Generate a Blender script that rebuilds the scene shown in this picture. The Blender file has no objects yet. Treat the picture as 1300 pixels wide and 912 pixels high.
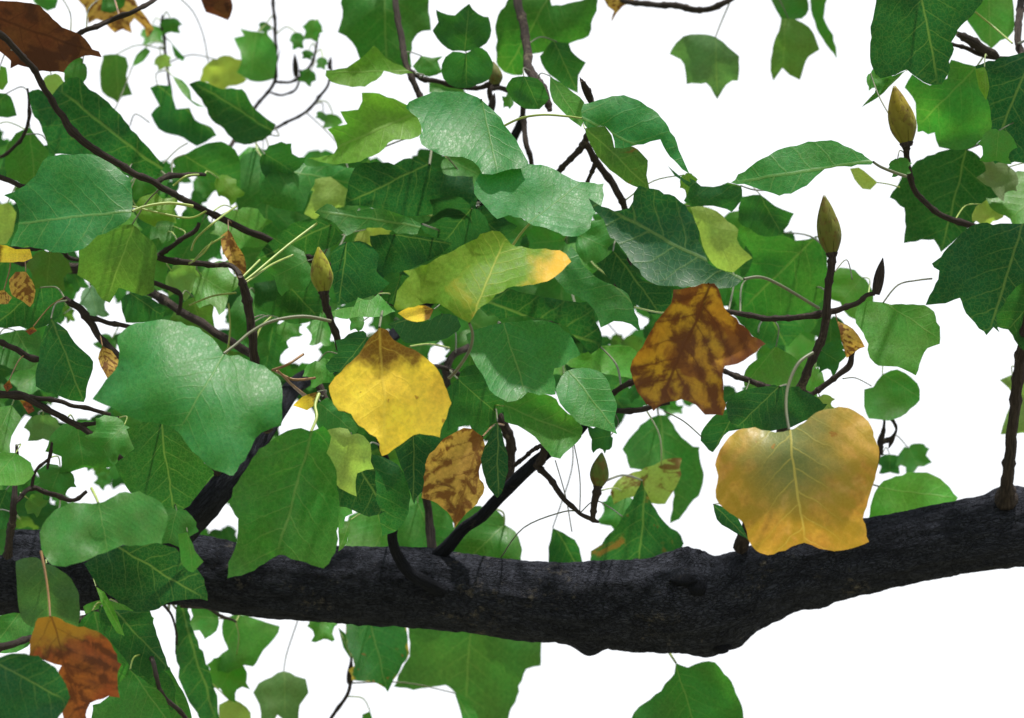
import bpy, math, random
from mathutils import Vector, Matrix, noise
from mathutils.geometry import delaunay_2d_cdt

R = math.radians
scene = bpy.context.scene
C = scene.collection

# ------------------------------------------------------------------ camera
PITCH = R(24)
LENS = 124.0
CAM = Vector((0, 0, 1.6))
cam_d = bpy.data.cameras.new('camera')
cam_d.lens = LENS; cam_d.sensor_width = 36; cam_d.clip_start = 0.05; cam_d.clip_end = 6000
cam = bpy.data.objects.new('camera', cam_d); C.objects.link(cam)
cam.location = CAM; cam.rotation_euler = (R(90) + PITCH, 0, 0)
scene.camera = cam
cam_d.dof.use_dof = True
cam_d.dof.focus_distance = 2.88
cam_d.dof.aperture_fstop = 12

# ------------------------------------------------------------------ sky and sun
SUN_EL, SUN_AZ = R(71), R(140)        # azimuth from +Y (view direction) towards +X
w = bpy.data.worlds.new('World'); scene.world = w; w.use_nodes = True
nt = w.node_tree; nt.nodes.clear()
out = nt.nodes.new('ShaderNodeOutputWorld')
bg = nt.nodes.new('ShaderNodeBackground')
sky = nt.nodes.new('ShaderNodeTexSky'); sky.sky_type = 'NISHITA'; sky.sun_disc = False
sky.sun_elevation = SUN_EL; sky.sun_rotation = SUN_AZ
sky.dust_density = 4.0; sky.air_density = 1.0
# bright thin overcast: an even white veil of cloud over the clear sky
mix = nt.nodes.new('ShaderNodeMix'); mix.data_type = 'RGBA'
mix.inputs['Factor'].default_value = 0.88
mix.inputs['B'].default_value = (7.6, 7.7, 7.9, 1)
nt.links.new(sky.outputs['Color'], mix.inputs['A'])
nt.links.new(mix.outputs['Result'], bg.inputs['Color'])
bg.inputs['Strength'].default_value = 0.12
nt.links.new(bg.outputs['Background'], out.inputs['Surface'])

sd = bpy.data.lights.new('sun', 'SUN'); sd.energy = 5.0; sd.angle = R(2.5); sd.color = (1.0, 0.95, 0.86)
so = bpy.data.objects.new('sun', sd); C.objects.link(so)
to_sun = Vector((math.sin(SUN_AZ) * math.cos(SUN_EL), math.cos(SUN_AZ) * math.cos(SUN_EL), math.sin(SUN_EL)))
so.rotation_euler = to_sun.to_track_quat('Z', 'Y').to_euler()
so.location = (0, 0, 30)

vs = scene.view_settings
vs.view_transform = 'Standard'; vs.look = 'None'; vs.gamma = 1; vs.use_curve_mapping = False
vs.exposure = 0.48
scene.cycles.use_denoising = True
scene.cycles.max_bounces = 8
scene.cycles.transmission_bounces = 6

# ------------------------------------------------------------------ photo pixel -> place
CM = Matrix.Translation(CAM) @ Matrix.Rotation(R(90) + PITCH, 4, 'X')
PX = 36.0 / LENS / 1300.0            # size of one photo pixel at 1 m
def P(x, y, d):
    return CM @ Vector(((x - 650) * PX * d, (456 - y) * PX * d, -d))

rnd = random.Random(7)

# ------------------------------------------------------------------ materials
def N(t, kind, **kw):
    n = t.nodes.new(kind)
    for k, v in kw.items():
        if k == 'op': n.operation = v
        elif k.startswith('i_'): n.inputs[k[2:].replace('_', ' ')].default_value = v
        else: setattr(n, k, v)
    return n
class G:
    """small helper round a node tree"""
    def __init__(s, name):
        s.m = bpy.data.materials.new(name); s.m.use_nodes = True
        s.t = s.m.node_tree; s.t.nodes.clear()
    def put(s, sock, v):
        if isinstance(v, bpy.types.NodeSocket): s.t.links.new(v, sock)
        else: sock.default_value = v
    def math(s, op, a, b=0.0, c=None, clamp=False):
        n = s.t.nodes.new('ShaderNodeMath'); n.operation = op; n.use_clamp = clamp
        s.put(n.inputs[0], a); s.put(n.inputs[1], b)
        if c is not None: s.put(n.inputs[2], c)
        return n.outputs[0]
    def ramp(s, v, lo, hi, a=0.0, b=1.0):
        n = s.t.nodes.new('ShaderNodeMapRange'); n.interpolation_type = 'SMOOTHSTEP'
        s.put(n.inputs['Value'], v); s.put(n.inputs['From Min'], lo); s.put(n.inputs['From Max'], hi)
        s.put(n.inputs['To Min'], a); s.put(n.inputs['To Max'], b)
        return n.outputs['Result']
    def mix(s, f, a, b, blend='MIX'):
        n = s.t.nodes.new('ShaderNodeMix'); n.data_type = 'RGBA'; n.blend_type = blend
        s.put(n.inputs['Factor'], f)
        for k, v in (('A', a), ('B', b)):
            if isinstance(v, tuple): v = (*v[:3], 1)
            s.put(n.inputs[k], v)
        return n.outputs['Result']
    def noise(s, vec, scale, detail=3, rough=0.55, dist=0.0):
        n = s.t.nodes.new('ShaderNodeTexNoise')
        s.put(n.inputs['Vector'], vec); n.inputs['Scale'].default_value = scale
        n.inputs['Detail'].default_value = detail; n.inputs['Roughness'].default_value = rough
        n.inputs['Distortion'].default_value = dist
        return n.outputs['Fac']

def leaf_material(name, base=None, vein=(0.25, 0.34, 0.12), vein_amt=0.28, second=None, sec_lo=0.5, sec_hi=0.6,
                  sec_scale=2.5, third=None, third_edge=(0.0, 0.0), centre=None, centre_w=0.25, base_brown=None,
                  side=None, side_v=(0.2, 0.4), transl=0.42, tint=(1.3, 1.5, 0.62), rough=0.43, spots=None, lat=5.6, spec=0.19, attr=None, stain=None, stain_w=0.45):
    g = G(name); t = g.t
    uvn = t.nodes.new('ShaderNodeUVMap'); uvn.uv_map = 'leaf'
    oi = t.nodes.new('ShaderNodeObjectInfo')
    off = t.nodes.new('ShaderNodeCombineXYZ')
    g.put(off.inputs['X'], g.math('MULTIPLY', oi.outputs['Random'], 37.0))
    g.put(off.inputs['Y'], g.math('MULTIPLY', oi.outputs['Random'], 91.0))
    add = t.nodes.new('ShaderNodeVectorMath'); add.operation = 'ADD'
    g.put(add.inputs[0], uvn.outputs['UV']); g.put(add.inputs[1], off.outputs[0])
    vec = add.outputs[0]
    sp = t.nodes.new('ShaderNodeSeparateXYZ'); g.put(sp.inputs[0], uvn.outputs['UV'])
    u, v = sp.outputs['X'], sp.outputs['Y']
    wob = g.noise(vec, 3.0, 2)
    vw = g.math('ADD', v, g.math('MULTIPLY', g.math('SUBTRACT', wob, 0.5), 0.06))
    av = g.math('ABSOLUTE', vw)
    # midrib
    mid = g.math('MULTIPLY', g.ramp(av, 0.004, 0.015, 1.0, 0.0), g.ramp(u, 0.8, 1.0, 1.0, 0.15))
    # side veins curving forward
    side_no = g.math('MULTIPLY', g.math('SIGN', v), 0.23)
    wv = g.math('SUBTRACT', u, g.math('MULTIPLY', av, 0.72))
    wv = g.math('ADD', wv, g.math('MULTIPLY', g.math('MULTIPLY', av, av), -0.25))
    wv = g.math('ADD', wv, g.math('MULTIPLY', g.math('SUBTRACT', g.noise(vec, 2.6, 3), 0.5), 0.16))
    ph = g.math('FRACT', g.math('ADD', g.math('MULTIPLY', wv, lat), side_no))
    dl = g.math('ABSOLUTE', g.math('SUBTRACT', ph, 0.5))
    latm = g.math('MULTIPLY', g.ramp(dl, 0.01, 0.06, 1.0, 0.0), g.ramp(av, 0.0, 0.45, 0.65, 0.05))
    vor = t.nodes.new('ShaderNodeTexVoronoi'); vor.feature = 'DISTANCE_TO_EDGE'
    g.put(vor.inputs['Vector'], vec); vor.inputs['Scale'].default_value = 26.0
    fine = g.ramp(vor.outputs['Distance'], 0.0, 0.09, 1.0, 0.0)
    veins = g.math('MAXIMUM', mid, latm)
    # colour
    if attr:
        an = t.nodes.new('ShaderNodeAttribute'); an.attribute_name = attr; col = an.outputs['Color']
    elif base is None:
        col = oi.outputs['Color']
    else:
        rgb = t.nodes.new('ShaderNodeRGB'); rgb.outputs[0].default_value = (*base, 1); col = rgb.outputs[0]
    n1 = g.noise(vec, 2.2, 4)
    n2 = g.noise(vec, 22.0, 4, 0.65)
    val = g.math('ADD', g.math('MULTIPLY', n1, 0.55), g.math('MULTIPLY', g.ramp(n2, 0.25, 0.75), 0.34))
    hsv = t.nodes.new('ShaderNodeHueSaturation')
    g.put(hsv.inputs['Color'], col)
    g.put(hsv.inputs['Value'], g.math('ADD', val, 0.54))
    g.put(hsv.inputs['Hue'], g.ramp(n1, 0.25, 0.75, 0.485, 0.512))
    col = hsv.outputs['Color']
    ea = t.nodes.new('ShaderNodeAttribute'); ea.attribute_name = 'edge'
    edge = ea.outputs['Fac']
    if second:
        col = g.mix(g.ramp(g.noise(vec, sec_scale, 5, 0.6, 0.6), sec_lo, sec_hi), col, second)
    if stain:      # colour that creeps out from the veins
        f = g.math('ADD', g.math('MINIMUM', g.math('MULTIPLY', dl, 0.75), g.math('MULTIPLY', av, 2.2)), g.math('MULTIPLY', g.math('SUBTRACT', g.noise(vec, 5.0, 6, 0.62, 0.5), 0.47), 2.3))
        col = g.mix(g.ramp(f, 0.0, stain_w, 0.95, 0.0), col, stain)
    if side:
        f = g.math('MULTIPLY', g.ramp(g.math('ADD', v, g.math('MULTIPLY', g.math('SUBTRACT', g.noise(vec, 4, 4), 0.5), 0.5)), *side_v), 1.0)
        col = g.mix(f, col, side)
    if centre:
        f = g.math('ADD', av, g.math('MULTIPLY', g.math('SUBTRACT', g.noise(vec, 3.2, 5), 0.5), 0.55))
        f2 = g.math('MULTIPLY', g.ramp(f, 0.02, centre_w, 0.9, 0.0), g.ramp(u, 0.35, 0.85, 1.0, 0.0))
        col = g.mix(f2, col, centre)
    if base_brown:
        f = g.math('ADD', u, g.math('MULTIPLY', g.math('SUBTRACT', g.noise(vec, 5.0, 5), 0.5), 0.5))
        col = g.mix(g.ramp(f, 0.20, 0.36, 0.92, 0.0), col, base_brown)
    if third:
        f = g.math('ADD', edge, g.math('MULTIPLY', g.math('SUBTRACT', g.noise(vec, 4.5, 5), 0.5), 0.9))
        col = g.mix(g.ramp(f, third_edge[0], third_edge[1], 0.95, 0.0), col, third)
    if spots:
        col = g.mix(g.ramp(g.noise(vec, 9.0, 3, 0.5), 0.68, 0.73, 0.0, 0.85), col, spots)
    col = g.mix(g.math('MULTIPLY', veins, vein_amt), col, vein)
    col = g.mix(g.math('MULTIPLY', fine, 0.10), col, vein)
    # relief
    h = g.math('ADD', g.math('MULTIPLY', veins, -0.8), g.math('MULTIPLY', fine, -0.15))
    h = g.math('ADD', h, g.math('MULTIPLY', g.noise(vec, 7.0, 2), 1.0))
    pil = g.math('MULTIPLY', g.math('SUBTRACT', dl, g.math('MULTIPLY', dl, dl)), g.ramp(av, 0.0, 0.12, 0.2, 1.0))
    h = g.math('ADD', h, g.math('MULTIPLY', pil, g.ramp(n1, 0.35, 0.65, 0.2, 1.3)))
    bp = t.nodes.new('ShaderNodeBump'); bp.inputs['Strength'].default_value = 0.2; bp.inputs['Distance'].default_value = 0.0022
    g.put(bp.inputs['Height'], h)
    pb = t.nodes.new('ShaderNodeBsdfPrincipled')
    g.put(pb.inputs['Base Color'], col); g.put(pb.inputs['Normal'], bp.outputs[0])
    g.put(pb.inputs['Roughness'], g.ramp(n2, 0.3, 0.7, rough - 0.07, rough + 0.1))
    pb.inputs['Specular IOR Level'].default_value = spec
    tr = t.nodes.new('ShaderNodeBsdfTranslucent')
    g.put(tr.inputs['Color'], g.mix(1.0, col, tint, 'MULTIPLY')); g.put(tr.inputs['Normal'], bp.outputs[0])
    mx = t.nodes.new('ShaderNodeMixShader'); mx.inputs[0].default_value = transl
    g.put(mx.inputs[1], pb.outputs[0]); g.put(mx.inputs[2], tr.outputs[0])
    o = t.nodes.new('ShaderNodeOutputMaterial'); g.put(o.inputs['Surface'], mx.outputs[0])
    return g.m

MAT = {}
MAT['green'] = leaf_material('leaf_green')
MAT['far'] = leaf_material('leaf_green_far', attr='leaf_colour')
MAT['spotted'] = leaf_material('leaf_green_spotted', second=(0.16, 0.09, 0.03), sec_lo=0.53, sec_hi=0.62, spots=(0.10, 0.05, 0.02))
MAT['edgegold'] = leaf_material('leaf_green_gold_edge', third=(0.55, 0.36, 0.05), third_edge=(-0.12, 0.06), spots=(0.2, 0.1, 0.03))
MAT['yellow'] = leaf_material('leaf_yellow', (0.88, 0.66, 0.07), vein=(0.90, 0.72, 0.14), vein_amt=0.25,
        base_brown=(0.13, 0.05, 0.012), third=(0.24, 0.11, 0.02), third_edge=(-0.24, -0.08), spots=(0.42, 0.22, 0.03), tint=(1.15, 1.1, 0.6), rough=0.5, transl=0.42)
MAT['brown'] = leaf_material('leaf_brown', (0.38, 0.22, 0.02), vein=(0.10, 0.035, 0.009), vein_amt=0.85, lat=5.5,
        stain=(0.10, 0.034, 0.010), stain_w=0.42, second=(0.20, 0.08, 0.014), sec_lo=0.5, sec_hi=0.62, sec_scale=3.5, third=(0.11, 0.035, 0.010), third_edge=(-0.1, 0.14), tint=(1.1, 0.9, 0.5), rough=0.5, transl=0.22)
MAT['dry'] = leaf_material('leaf_dark_brown', (0.14, 0.055, 0.022), vein=(0.05, 0.02, 0.012), vein_amt=0.5,
        second=(0.075, 0.03, 0.017), tint=(1.2, 0.8, 0.5), rough=0.6, transl=0.22)
MAT['rust'] = leaf_material('leaf_rust', (0.27, 0.085, 0.022), vein=(0.10, 0.035, 0.012), vein_amt=0.6,
        stain=(0.10, 0.035, 0.014), stain_w=0.36, second=(0.14, 0.05, 0.02), sec_lo=0.50, sec_hi=0.66, centre=None, base_brown=(0.36, 0.21, 0.025), tint=(1.2, 0.9, 0.5), rough=0.55, transl=0.22)
MAT['tan'] = leaf_material('leaf_tan', (0.56, 0.37, 0.085), vein=(0.24, 0.12, 0.03), vein_amt=0.5,
        stain=(0.17, 0.07, 0.02), stain_w=0.30, second=(0.13, 0.06, 0.02), sec_lo=0.56, sec_hi=0.66, sec_scale=3.0, tint=(1.1, 0.95, 0.6), rough=0.55, transl=0.35)
MAT['orange'] = leaf_material('leaf_orange', (0.45, 0.28, 0.05), vein=(0.60, 0.52, 0.13), vein_amt=0.55, lat=5.0,
        stain=(0.34, 0.24, 0.03), stain_w=0.5, second=(0.55, 0.36, 0.11), sec_lo=0.48, sec_hi=0.7, centre=(0.13, 0.19, 0.075), centre_w=0.62, third=(0.17, 0.06, 0.015), third_edge=(-0.27, -0.12), spots=(0.30, 0.15, 0.03), tint=(1.15, 0.95, 0.6), rough=0.42, transl=0.4)
MAT['gold'] = leaf_material('leaf_yellow_green', (0.125, 0.25, 0.028), vein=(0.36, 0.40, 0.08), vein_amt=0.7, lat=7.5,
        side=(0.70, 0.42, 0.04), side_v=(0.30, 0.60), second=(0.24, 0.27, 0.03), sec_lo=0.58, sec_hi=0.75, spec=0.08, third=(0.36, 0.18, 0.03), third_edge=(-0.24, -0.06), tint=(1.2, 1.15, 0.5), rough=0.42)

def simple(name, col, rough=0.6, col2=None, scale=60.0, bump=0.0):
    g = G(name); t = g.t
    tc = t.nodes.new('ShaderNodeTexCoord')
    n = g.noise(tc.outputs['Object'], scale, 4, 0.6)
    c = g.mix(g.ramp(n, 0.35, 0.68), col, col2 or tuple(x * 0.6 for x in col))
    pb = t.nodes.new('ShaderNodeBsdfPrincipled'); g.put(pb.inputs['Base Color'], c)
    pb.inputs['Roughness'].default_value = rough
    if bump:
        bp = t.nodes.new('ShaderNodeBump'); bp.inputs['Strength'].default_value = bump; bp.inputs['Distance'].default_value = 0.002
        g.put(bp.inputs['Height'], n); g.put(pb.inputs['Normal'], bp.outputs[0])
    o = t.nodes.new('ShaderNodeOutputMaterial'); g.put(o.inputs['Surface'], pb.outputs[0])
    return g.m

def bark_material(name, col, col2, lichen, scale=(1, 1, 1), amt=0.7):
    g = G(name); t = g.t
    uvn = t.nodes.new('ShaderNodeUVMap'); uvn.uv_map = 'bark'
    mp = t.nodes.new('ShaderNodeMapping'); g.put(mp.inputs['Vector'], uvn.outputs['UV'])
    mp.inputs['Scale'].default_value = (14, 5, 1)          # metres along, turns round
    a = g.noise(mp.outputs[0], 3.0, 6, 0.65, 0.4)
    vo = t.nodes.new('ShaderNodeTexVoronoi'); vo.feature = 'DISTANCE_TO_EDGE'
    mp3 = t.nodes.new('ShaderNodeMapping'); g.put(mp3.inputs['Vector'], uvn.outputs['UV']); mp3.inputs['Scale'].default_value = (34, 30, 1)
    wn = t.nodes.new('ShaderNodeTexNoise'); g.put(wn.inputs['Vector'], mp3.outputs[0]); wn.inputs['Scale'].default_value = 1.1
    wm = t.nodes.new('ShaderNodeVectorMath'); wm.operation = 'ADD'; g.put(wm.inputs[0], mp3.outputs[0]); g.put(wm.inputs[1], wn.outputs['Color'])
    g.put(vo.inputs['Vector'], wm.outputs[0])
    crack = g.ramp(vo.outputs['Distance'], 0.0, 0.16)
    mp2 = t.nodes.new('ShaderNodeMapping'); g.put(mp2.inputs['Vector'], uvn.outputs['UV'])
    mp2.inputs['Scale'].default_value = (40, 26, 1)
    b = g.noise(mp2.outputs[0], 1.3, 5, 0.7, 0.3)
    tc = t.nodes.new('ShaderNodeTexCoord')
    l = g.noise(tc.outputs['Object'], 17.0, 5, 0.7)
    l2 = g.noise(tc.outputs['Object'], 130.0, 3, 0.7)
    c = g.mix(g.ramp(g.math('MULTIPLY', g.math('ADD', a, b), 0.5), 0.38, 0.62), col2, col)
    c = g.mix(g.ramp(crack, 0.0, 1.0, 0.4, 0.0), c, tuple(q * 0.5 for q in col2))
    lm = g.math('MULTIPLY', g.ramp(l, 0.57, 0.68), g.ramp(l2, 0.48, 0.62))
    c = g.mix(g.math('MULTIPLY', lm, 0.75), c, lichen)
    pb = t.nodes.new('ShaderNodeBsdfPrincipled'); g.put(pb.inputs['Base Color'], c)
    pb.inputs['Roughness'].default_value = 0.95; pb.inputs['Specular IOR Level'].default_value = 0.08
    bp = t.nodes.new('ShaderNodeBump'); bp.inputs['Strength'].default_value = amt; bp.inputs['Distance'].default_value = 0.004
    g.put(bp.inputs['Height'], g.math('ADD', g.math('ADD', g.math('MULTIPLY', a, 1.0), b), g.math('MULTIPLY', crack, 0.8))); g.put(pb.inputs['Normal'], bp.outputs[0])
    o = t.nodes.new('ShaderNodeOutputMaterial'); g.put(o.inputs['Surface'], pb.outputs[0])
    return g.m
MAT['bark'] = bark_material('bark', (0.040, 0.044, 0.060), (0.020, 0.022, 0.031), (0.14, 0.125, 0.105), amt=1.0)
MAT['twig'] = bark_material('twig_bark', (0.11, 0.088, 0.078), (0.040, 0.034, 0.034), (0.24, 0.20, 0.15), amt=0.7)
MAT['stalk'] = simple('leaf_stalk_green', (0.27, 0.35, 0.07), 0.45, (0.19, 0.26, 0.05))
MAT['stalk_dark'] = simple('leaf_stalk_dull', (0.11, 0.12, 0.06), 0.5, (0.08, 0.09, 0.05))
MAT['stalk_brown'] = simple('leaf_stalk_brown', (0.22, 0.11, 0.03), 0.5, (0.14, 0.07, 0.02))
# ------------------------------------------------------------------ helpers
def link(name, me, mat, parent=None):
    o = bpy.data.objects.new(name, me); C.objects.link(o)
    if mat: me.materials.append(mat)
    if parent: o.parent = parent
    for p in me.polygons: p.use_smooth = True
    return o
def catmull(pts, n=6):
    out = []
    for i in range(len(pts) - 1):
        p0 = pts[max(i - 1, 0)]; p1 = pts[i]; p2 = pts[i + 1]; p3 = pts[min(i + 2, len(pts) - 1)]
        for k in range(n):
            t = k / n
            out.append(tuple(0.5 * (2 * b + (c - a) * t + (2 * a - 5 * b + 4 * c - d) * t * t + (3 * b - a - 3 * c + d) * t ** 3)
                             for a, b, c, d in zip(p0, p1, p2, p3)))
    out.append(tuple(pts[-1]))
    return out

def tube_mesh(name, path, seg=10, rough=0.0, bumps=None, freq=30.0, cap=True, nodes=0):
    """path: list of (Vector, radius) -> tapered tube with uv (metres along, turns)"""
    V, F, UV = [], [], []
    n = len(path); s = 0.0; ss = []
    up = Vector((0.13, 0.31, 0.94))
    prev = None
    for i, (c, r) in enumerate(path):
        a = path[max(i - 1, 0)][0]; b = path[min(i + 1, n - 1)][0]
        tn = (b - a).normalized()
        if prev is None:
            x = tn.cross(up).normalized()
        else:
            x = (prev - tn * prev.dot(tn)).normalized()
        prev = x
        y = tn.cross(x)
        if i: s += (c - path[i - 1][0]).length
        ss.append(s)
        for k in range(seg):
            an = 2 * math.pi * k / seg
            dr = x * math.cos(an) + y * math.sin(an)
            rr = r
            if rough:
                q = Vector((s * 6.0, math.cos(an) * 1.3, math.sin(an) * 1.3))
                rr *= 1 + rough * (noise.noise(q * 2.0) * 0.7 + 0.55 * noise.noise(Vector((s * freq, math.cos(an) * 4, math.sin(an) * 4)))
                                   + 0.45 * noise.noise(Vector((s * freq * 2.5, math.cos(an) * 11, math.sin(an) * 11))) + 0.30 * noise.noise(Vector((s * freq * 6, math.cos(an) * 17, math.sin(an) * 17))))
            if nodes:
                f = ((s + nodes * 0.37 * math.sin(s * 61)) / nodes) % 1.0
                rr *= 1 + 0.30 * math.exp(-((f - .5) / .09) ** 2)
            p = c + dr * rr
            if bumps:
                for (bc, br, bh) in bumps:
                    dd = (p - bc).length / br
                    if dd < 1: p = p + dr * bh * (1 - dd * dd) ** 2
            V.append(p)
    for i in range(n - 1):
        for k in range(seg):
            k2 = (k + 1) % seg
            F.append((i * seg + k, i * seg + k2, (i + 1) * seg + k2, (i + 1) * seg + k))
            UV += [(ss[i], k / seg), (ss[i], (k + 1) / seg), (ss[i + 1], (k + 1) / seg), (ss[i + 1], k / seg)]
    if cap:
        for i, f in ((0, range(seg)), (n - 1, reversed(range(seg)))):
            F.append(tuple(i * seg + k for k in f)); UV += [(ss[i], 0.5)] * seg
    me = bpy.data.meshes.new(name); me.from_pydata(V, [], F)
    l = me.uv_layers.new(name='bark')
    for i, q in enumerate(UV): l.data[i].uv = q
    me.update()
    return me

TREE = bpy.data.objects.new('tulip_tree', None); C.objects.link(TREE)
TREE['label'] = 'tulip tree with a thick dark limb, green and yellowing lobed leaves against a white sky'
TREE['category'] = 'tree'

TWIG_PTS = []      # (x, y, depth) samples for leaf stalks to run to
def branch(name, pts, mat='twig', seg=10, rough=0.10, parent=None, reg=True, n=6, freq=60.0, label=None, bumps=None):
    """pts: (photo x, y, radius in px, depth)"""
    sm = catmull(pts, n)
    if mat == 'twig':
        sm = catmull([(x + 2.2 * noise.noise(Vector((x * .05, y * .05, 3))), y + 2.2 * noise.noise(Vector((x * .05, y * .05, 8))), r, d) for x, y, r, d in sm], 2)
    path = [(P(x, y, d), max(r, 0.5) * PX * d) for x, y, r, d in sm]
    if reg:
        TWIG_PTS.extend((x, y, d) for x, y, r, d in sm if -40 < x < 1340 and -40 < y < 950)
    me = tube_mesh(name, path, seg, rough, bumps, freq, nodes=0.021 if mat == 'twig' else 0)
    o = link(name, me, MAT[mat], parent or TREE)
    if label: o['label'] = label
    return o

# ------------------------------------------------------------------ leaves
COL = {   # leaf colours with light painted in: d/D darker where shaded, b/p paler where sunlit
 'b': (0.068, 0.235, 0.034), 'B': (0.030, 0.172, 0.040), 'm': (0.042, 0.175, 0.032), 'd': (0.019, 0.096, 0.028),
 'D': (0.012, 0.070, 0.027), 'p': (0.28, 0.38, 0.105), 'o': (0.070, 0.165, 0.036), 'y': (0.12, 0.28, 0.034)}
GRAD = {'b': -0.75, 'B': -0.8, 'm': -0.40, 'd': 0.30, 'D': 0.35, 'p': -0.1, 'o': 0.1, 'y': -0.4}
def smooth_outline(pts, closed=True):
    n = len(pts); out = []
    def ang(i):
        a, b, c = pts[i - 1], pts[i], pts[(i + 1) % n]
        v1 = Vector((a[0] - b[0], a[1] - b[1])); v2 = Vector((c[0] - b[0], c[1] - b[1]))
        if v1.length < 1e-6 or v2.length < 1e-6: return 180
        return math.degrees(v1.angle(v2))
    corner = [ang(i) < 122 for i in range(n)]
    for i in range(n):
        p1 = pts[i]; p2 = pts[(i + 1) % n]; p0 = pts[i - 1]; p3 = pts[(i + 2) % n]
        m1 = (0, 0) if corner[i] else ((p2[0] - p0[0]) / 2, (p2[1] - p0[1]) / 2)
        m2 = (0, 0) if corner[(i + 1) % n] else ((p3[0] - p1[0]) / 2, (p3[1] - p1[1]) / 2)
        if corner[i]: m1 = ((p2[0] - p1[0]) * .6, (p2[1] - p1[1]) * .6)
        if corner[(i + 1) % n]: m2 = ((p2[0] - p1[0]) * .6, (p2[1] - p1[1]) * .6)
        L = math.hypot(p2[0] - p1[0], p2[1] - p1[1])
        k = max(1, min(5, int(L / 7)))
        for j in range(k):
            t = j / k
            h00 = 2 * t ** 3 - 3 * t * t + 1; h10 = t ** 3 - 2 * t * t + t; h01 = -2 * t ** 3 + 3 * t * t; h11 = t ** 3 - t * t
            out.append((h00 * p1[0] + h10 * m1[0] + h01 * p2[0] + h11 * m2[0], h00 * p1[1] + h10 * m1[1] + h01 * p2[1] + h11 * m2[1]))
    return out
def inside(p, poly):
    x, y = p; c = False; j = len(poly) - 1
    for i in range(len(poly)):
        xi, yi = poly[i]; xj, yj = poly[j]
        if (yi > y) != (yj > y) and x < (xj - xi) * (y - yi) / (yj - yi) + xi: c = not c
        j = i
    return c
def edge_dist(p, poly):
    best = 1e9; px, py = p
    for i in range(len(poly)):
        ax, ay = poly[i - 1]; bx, by = poly[i]
        dx, dy = bx - ax, by - ay; L = dx * dx + dy * dy
        t = 0 if L == 0 else max(0, min(1, ((px - ax) * dx + (py - ay) * dy) / L))
        best = min(best, (px - ax - t * dx) ** 2 + (py - ay - t * dy) ** 2)
    return math.sqrt(best)

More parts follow.
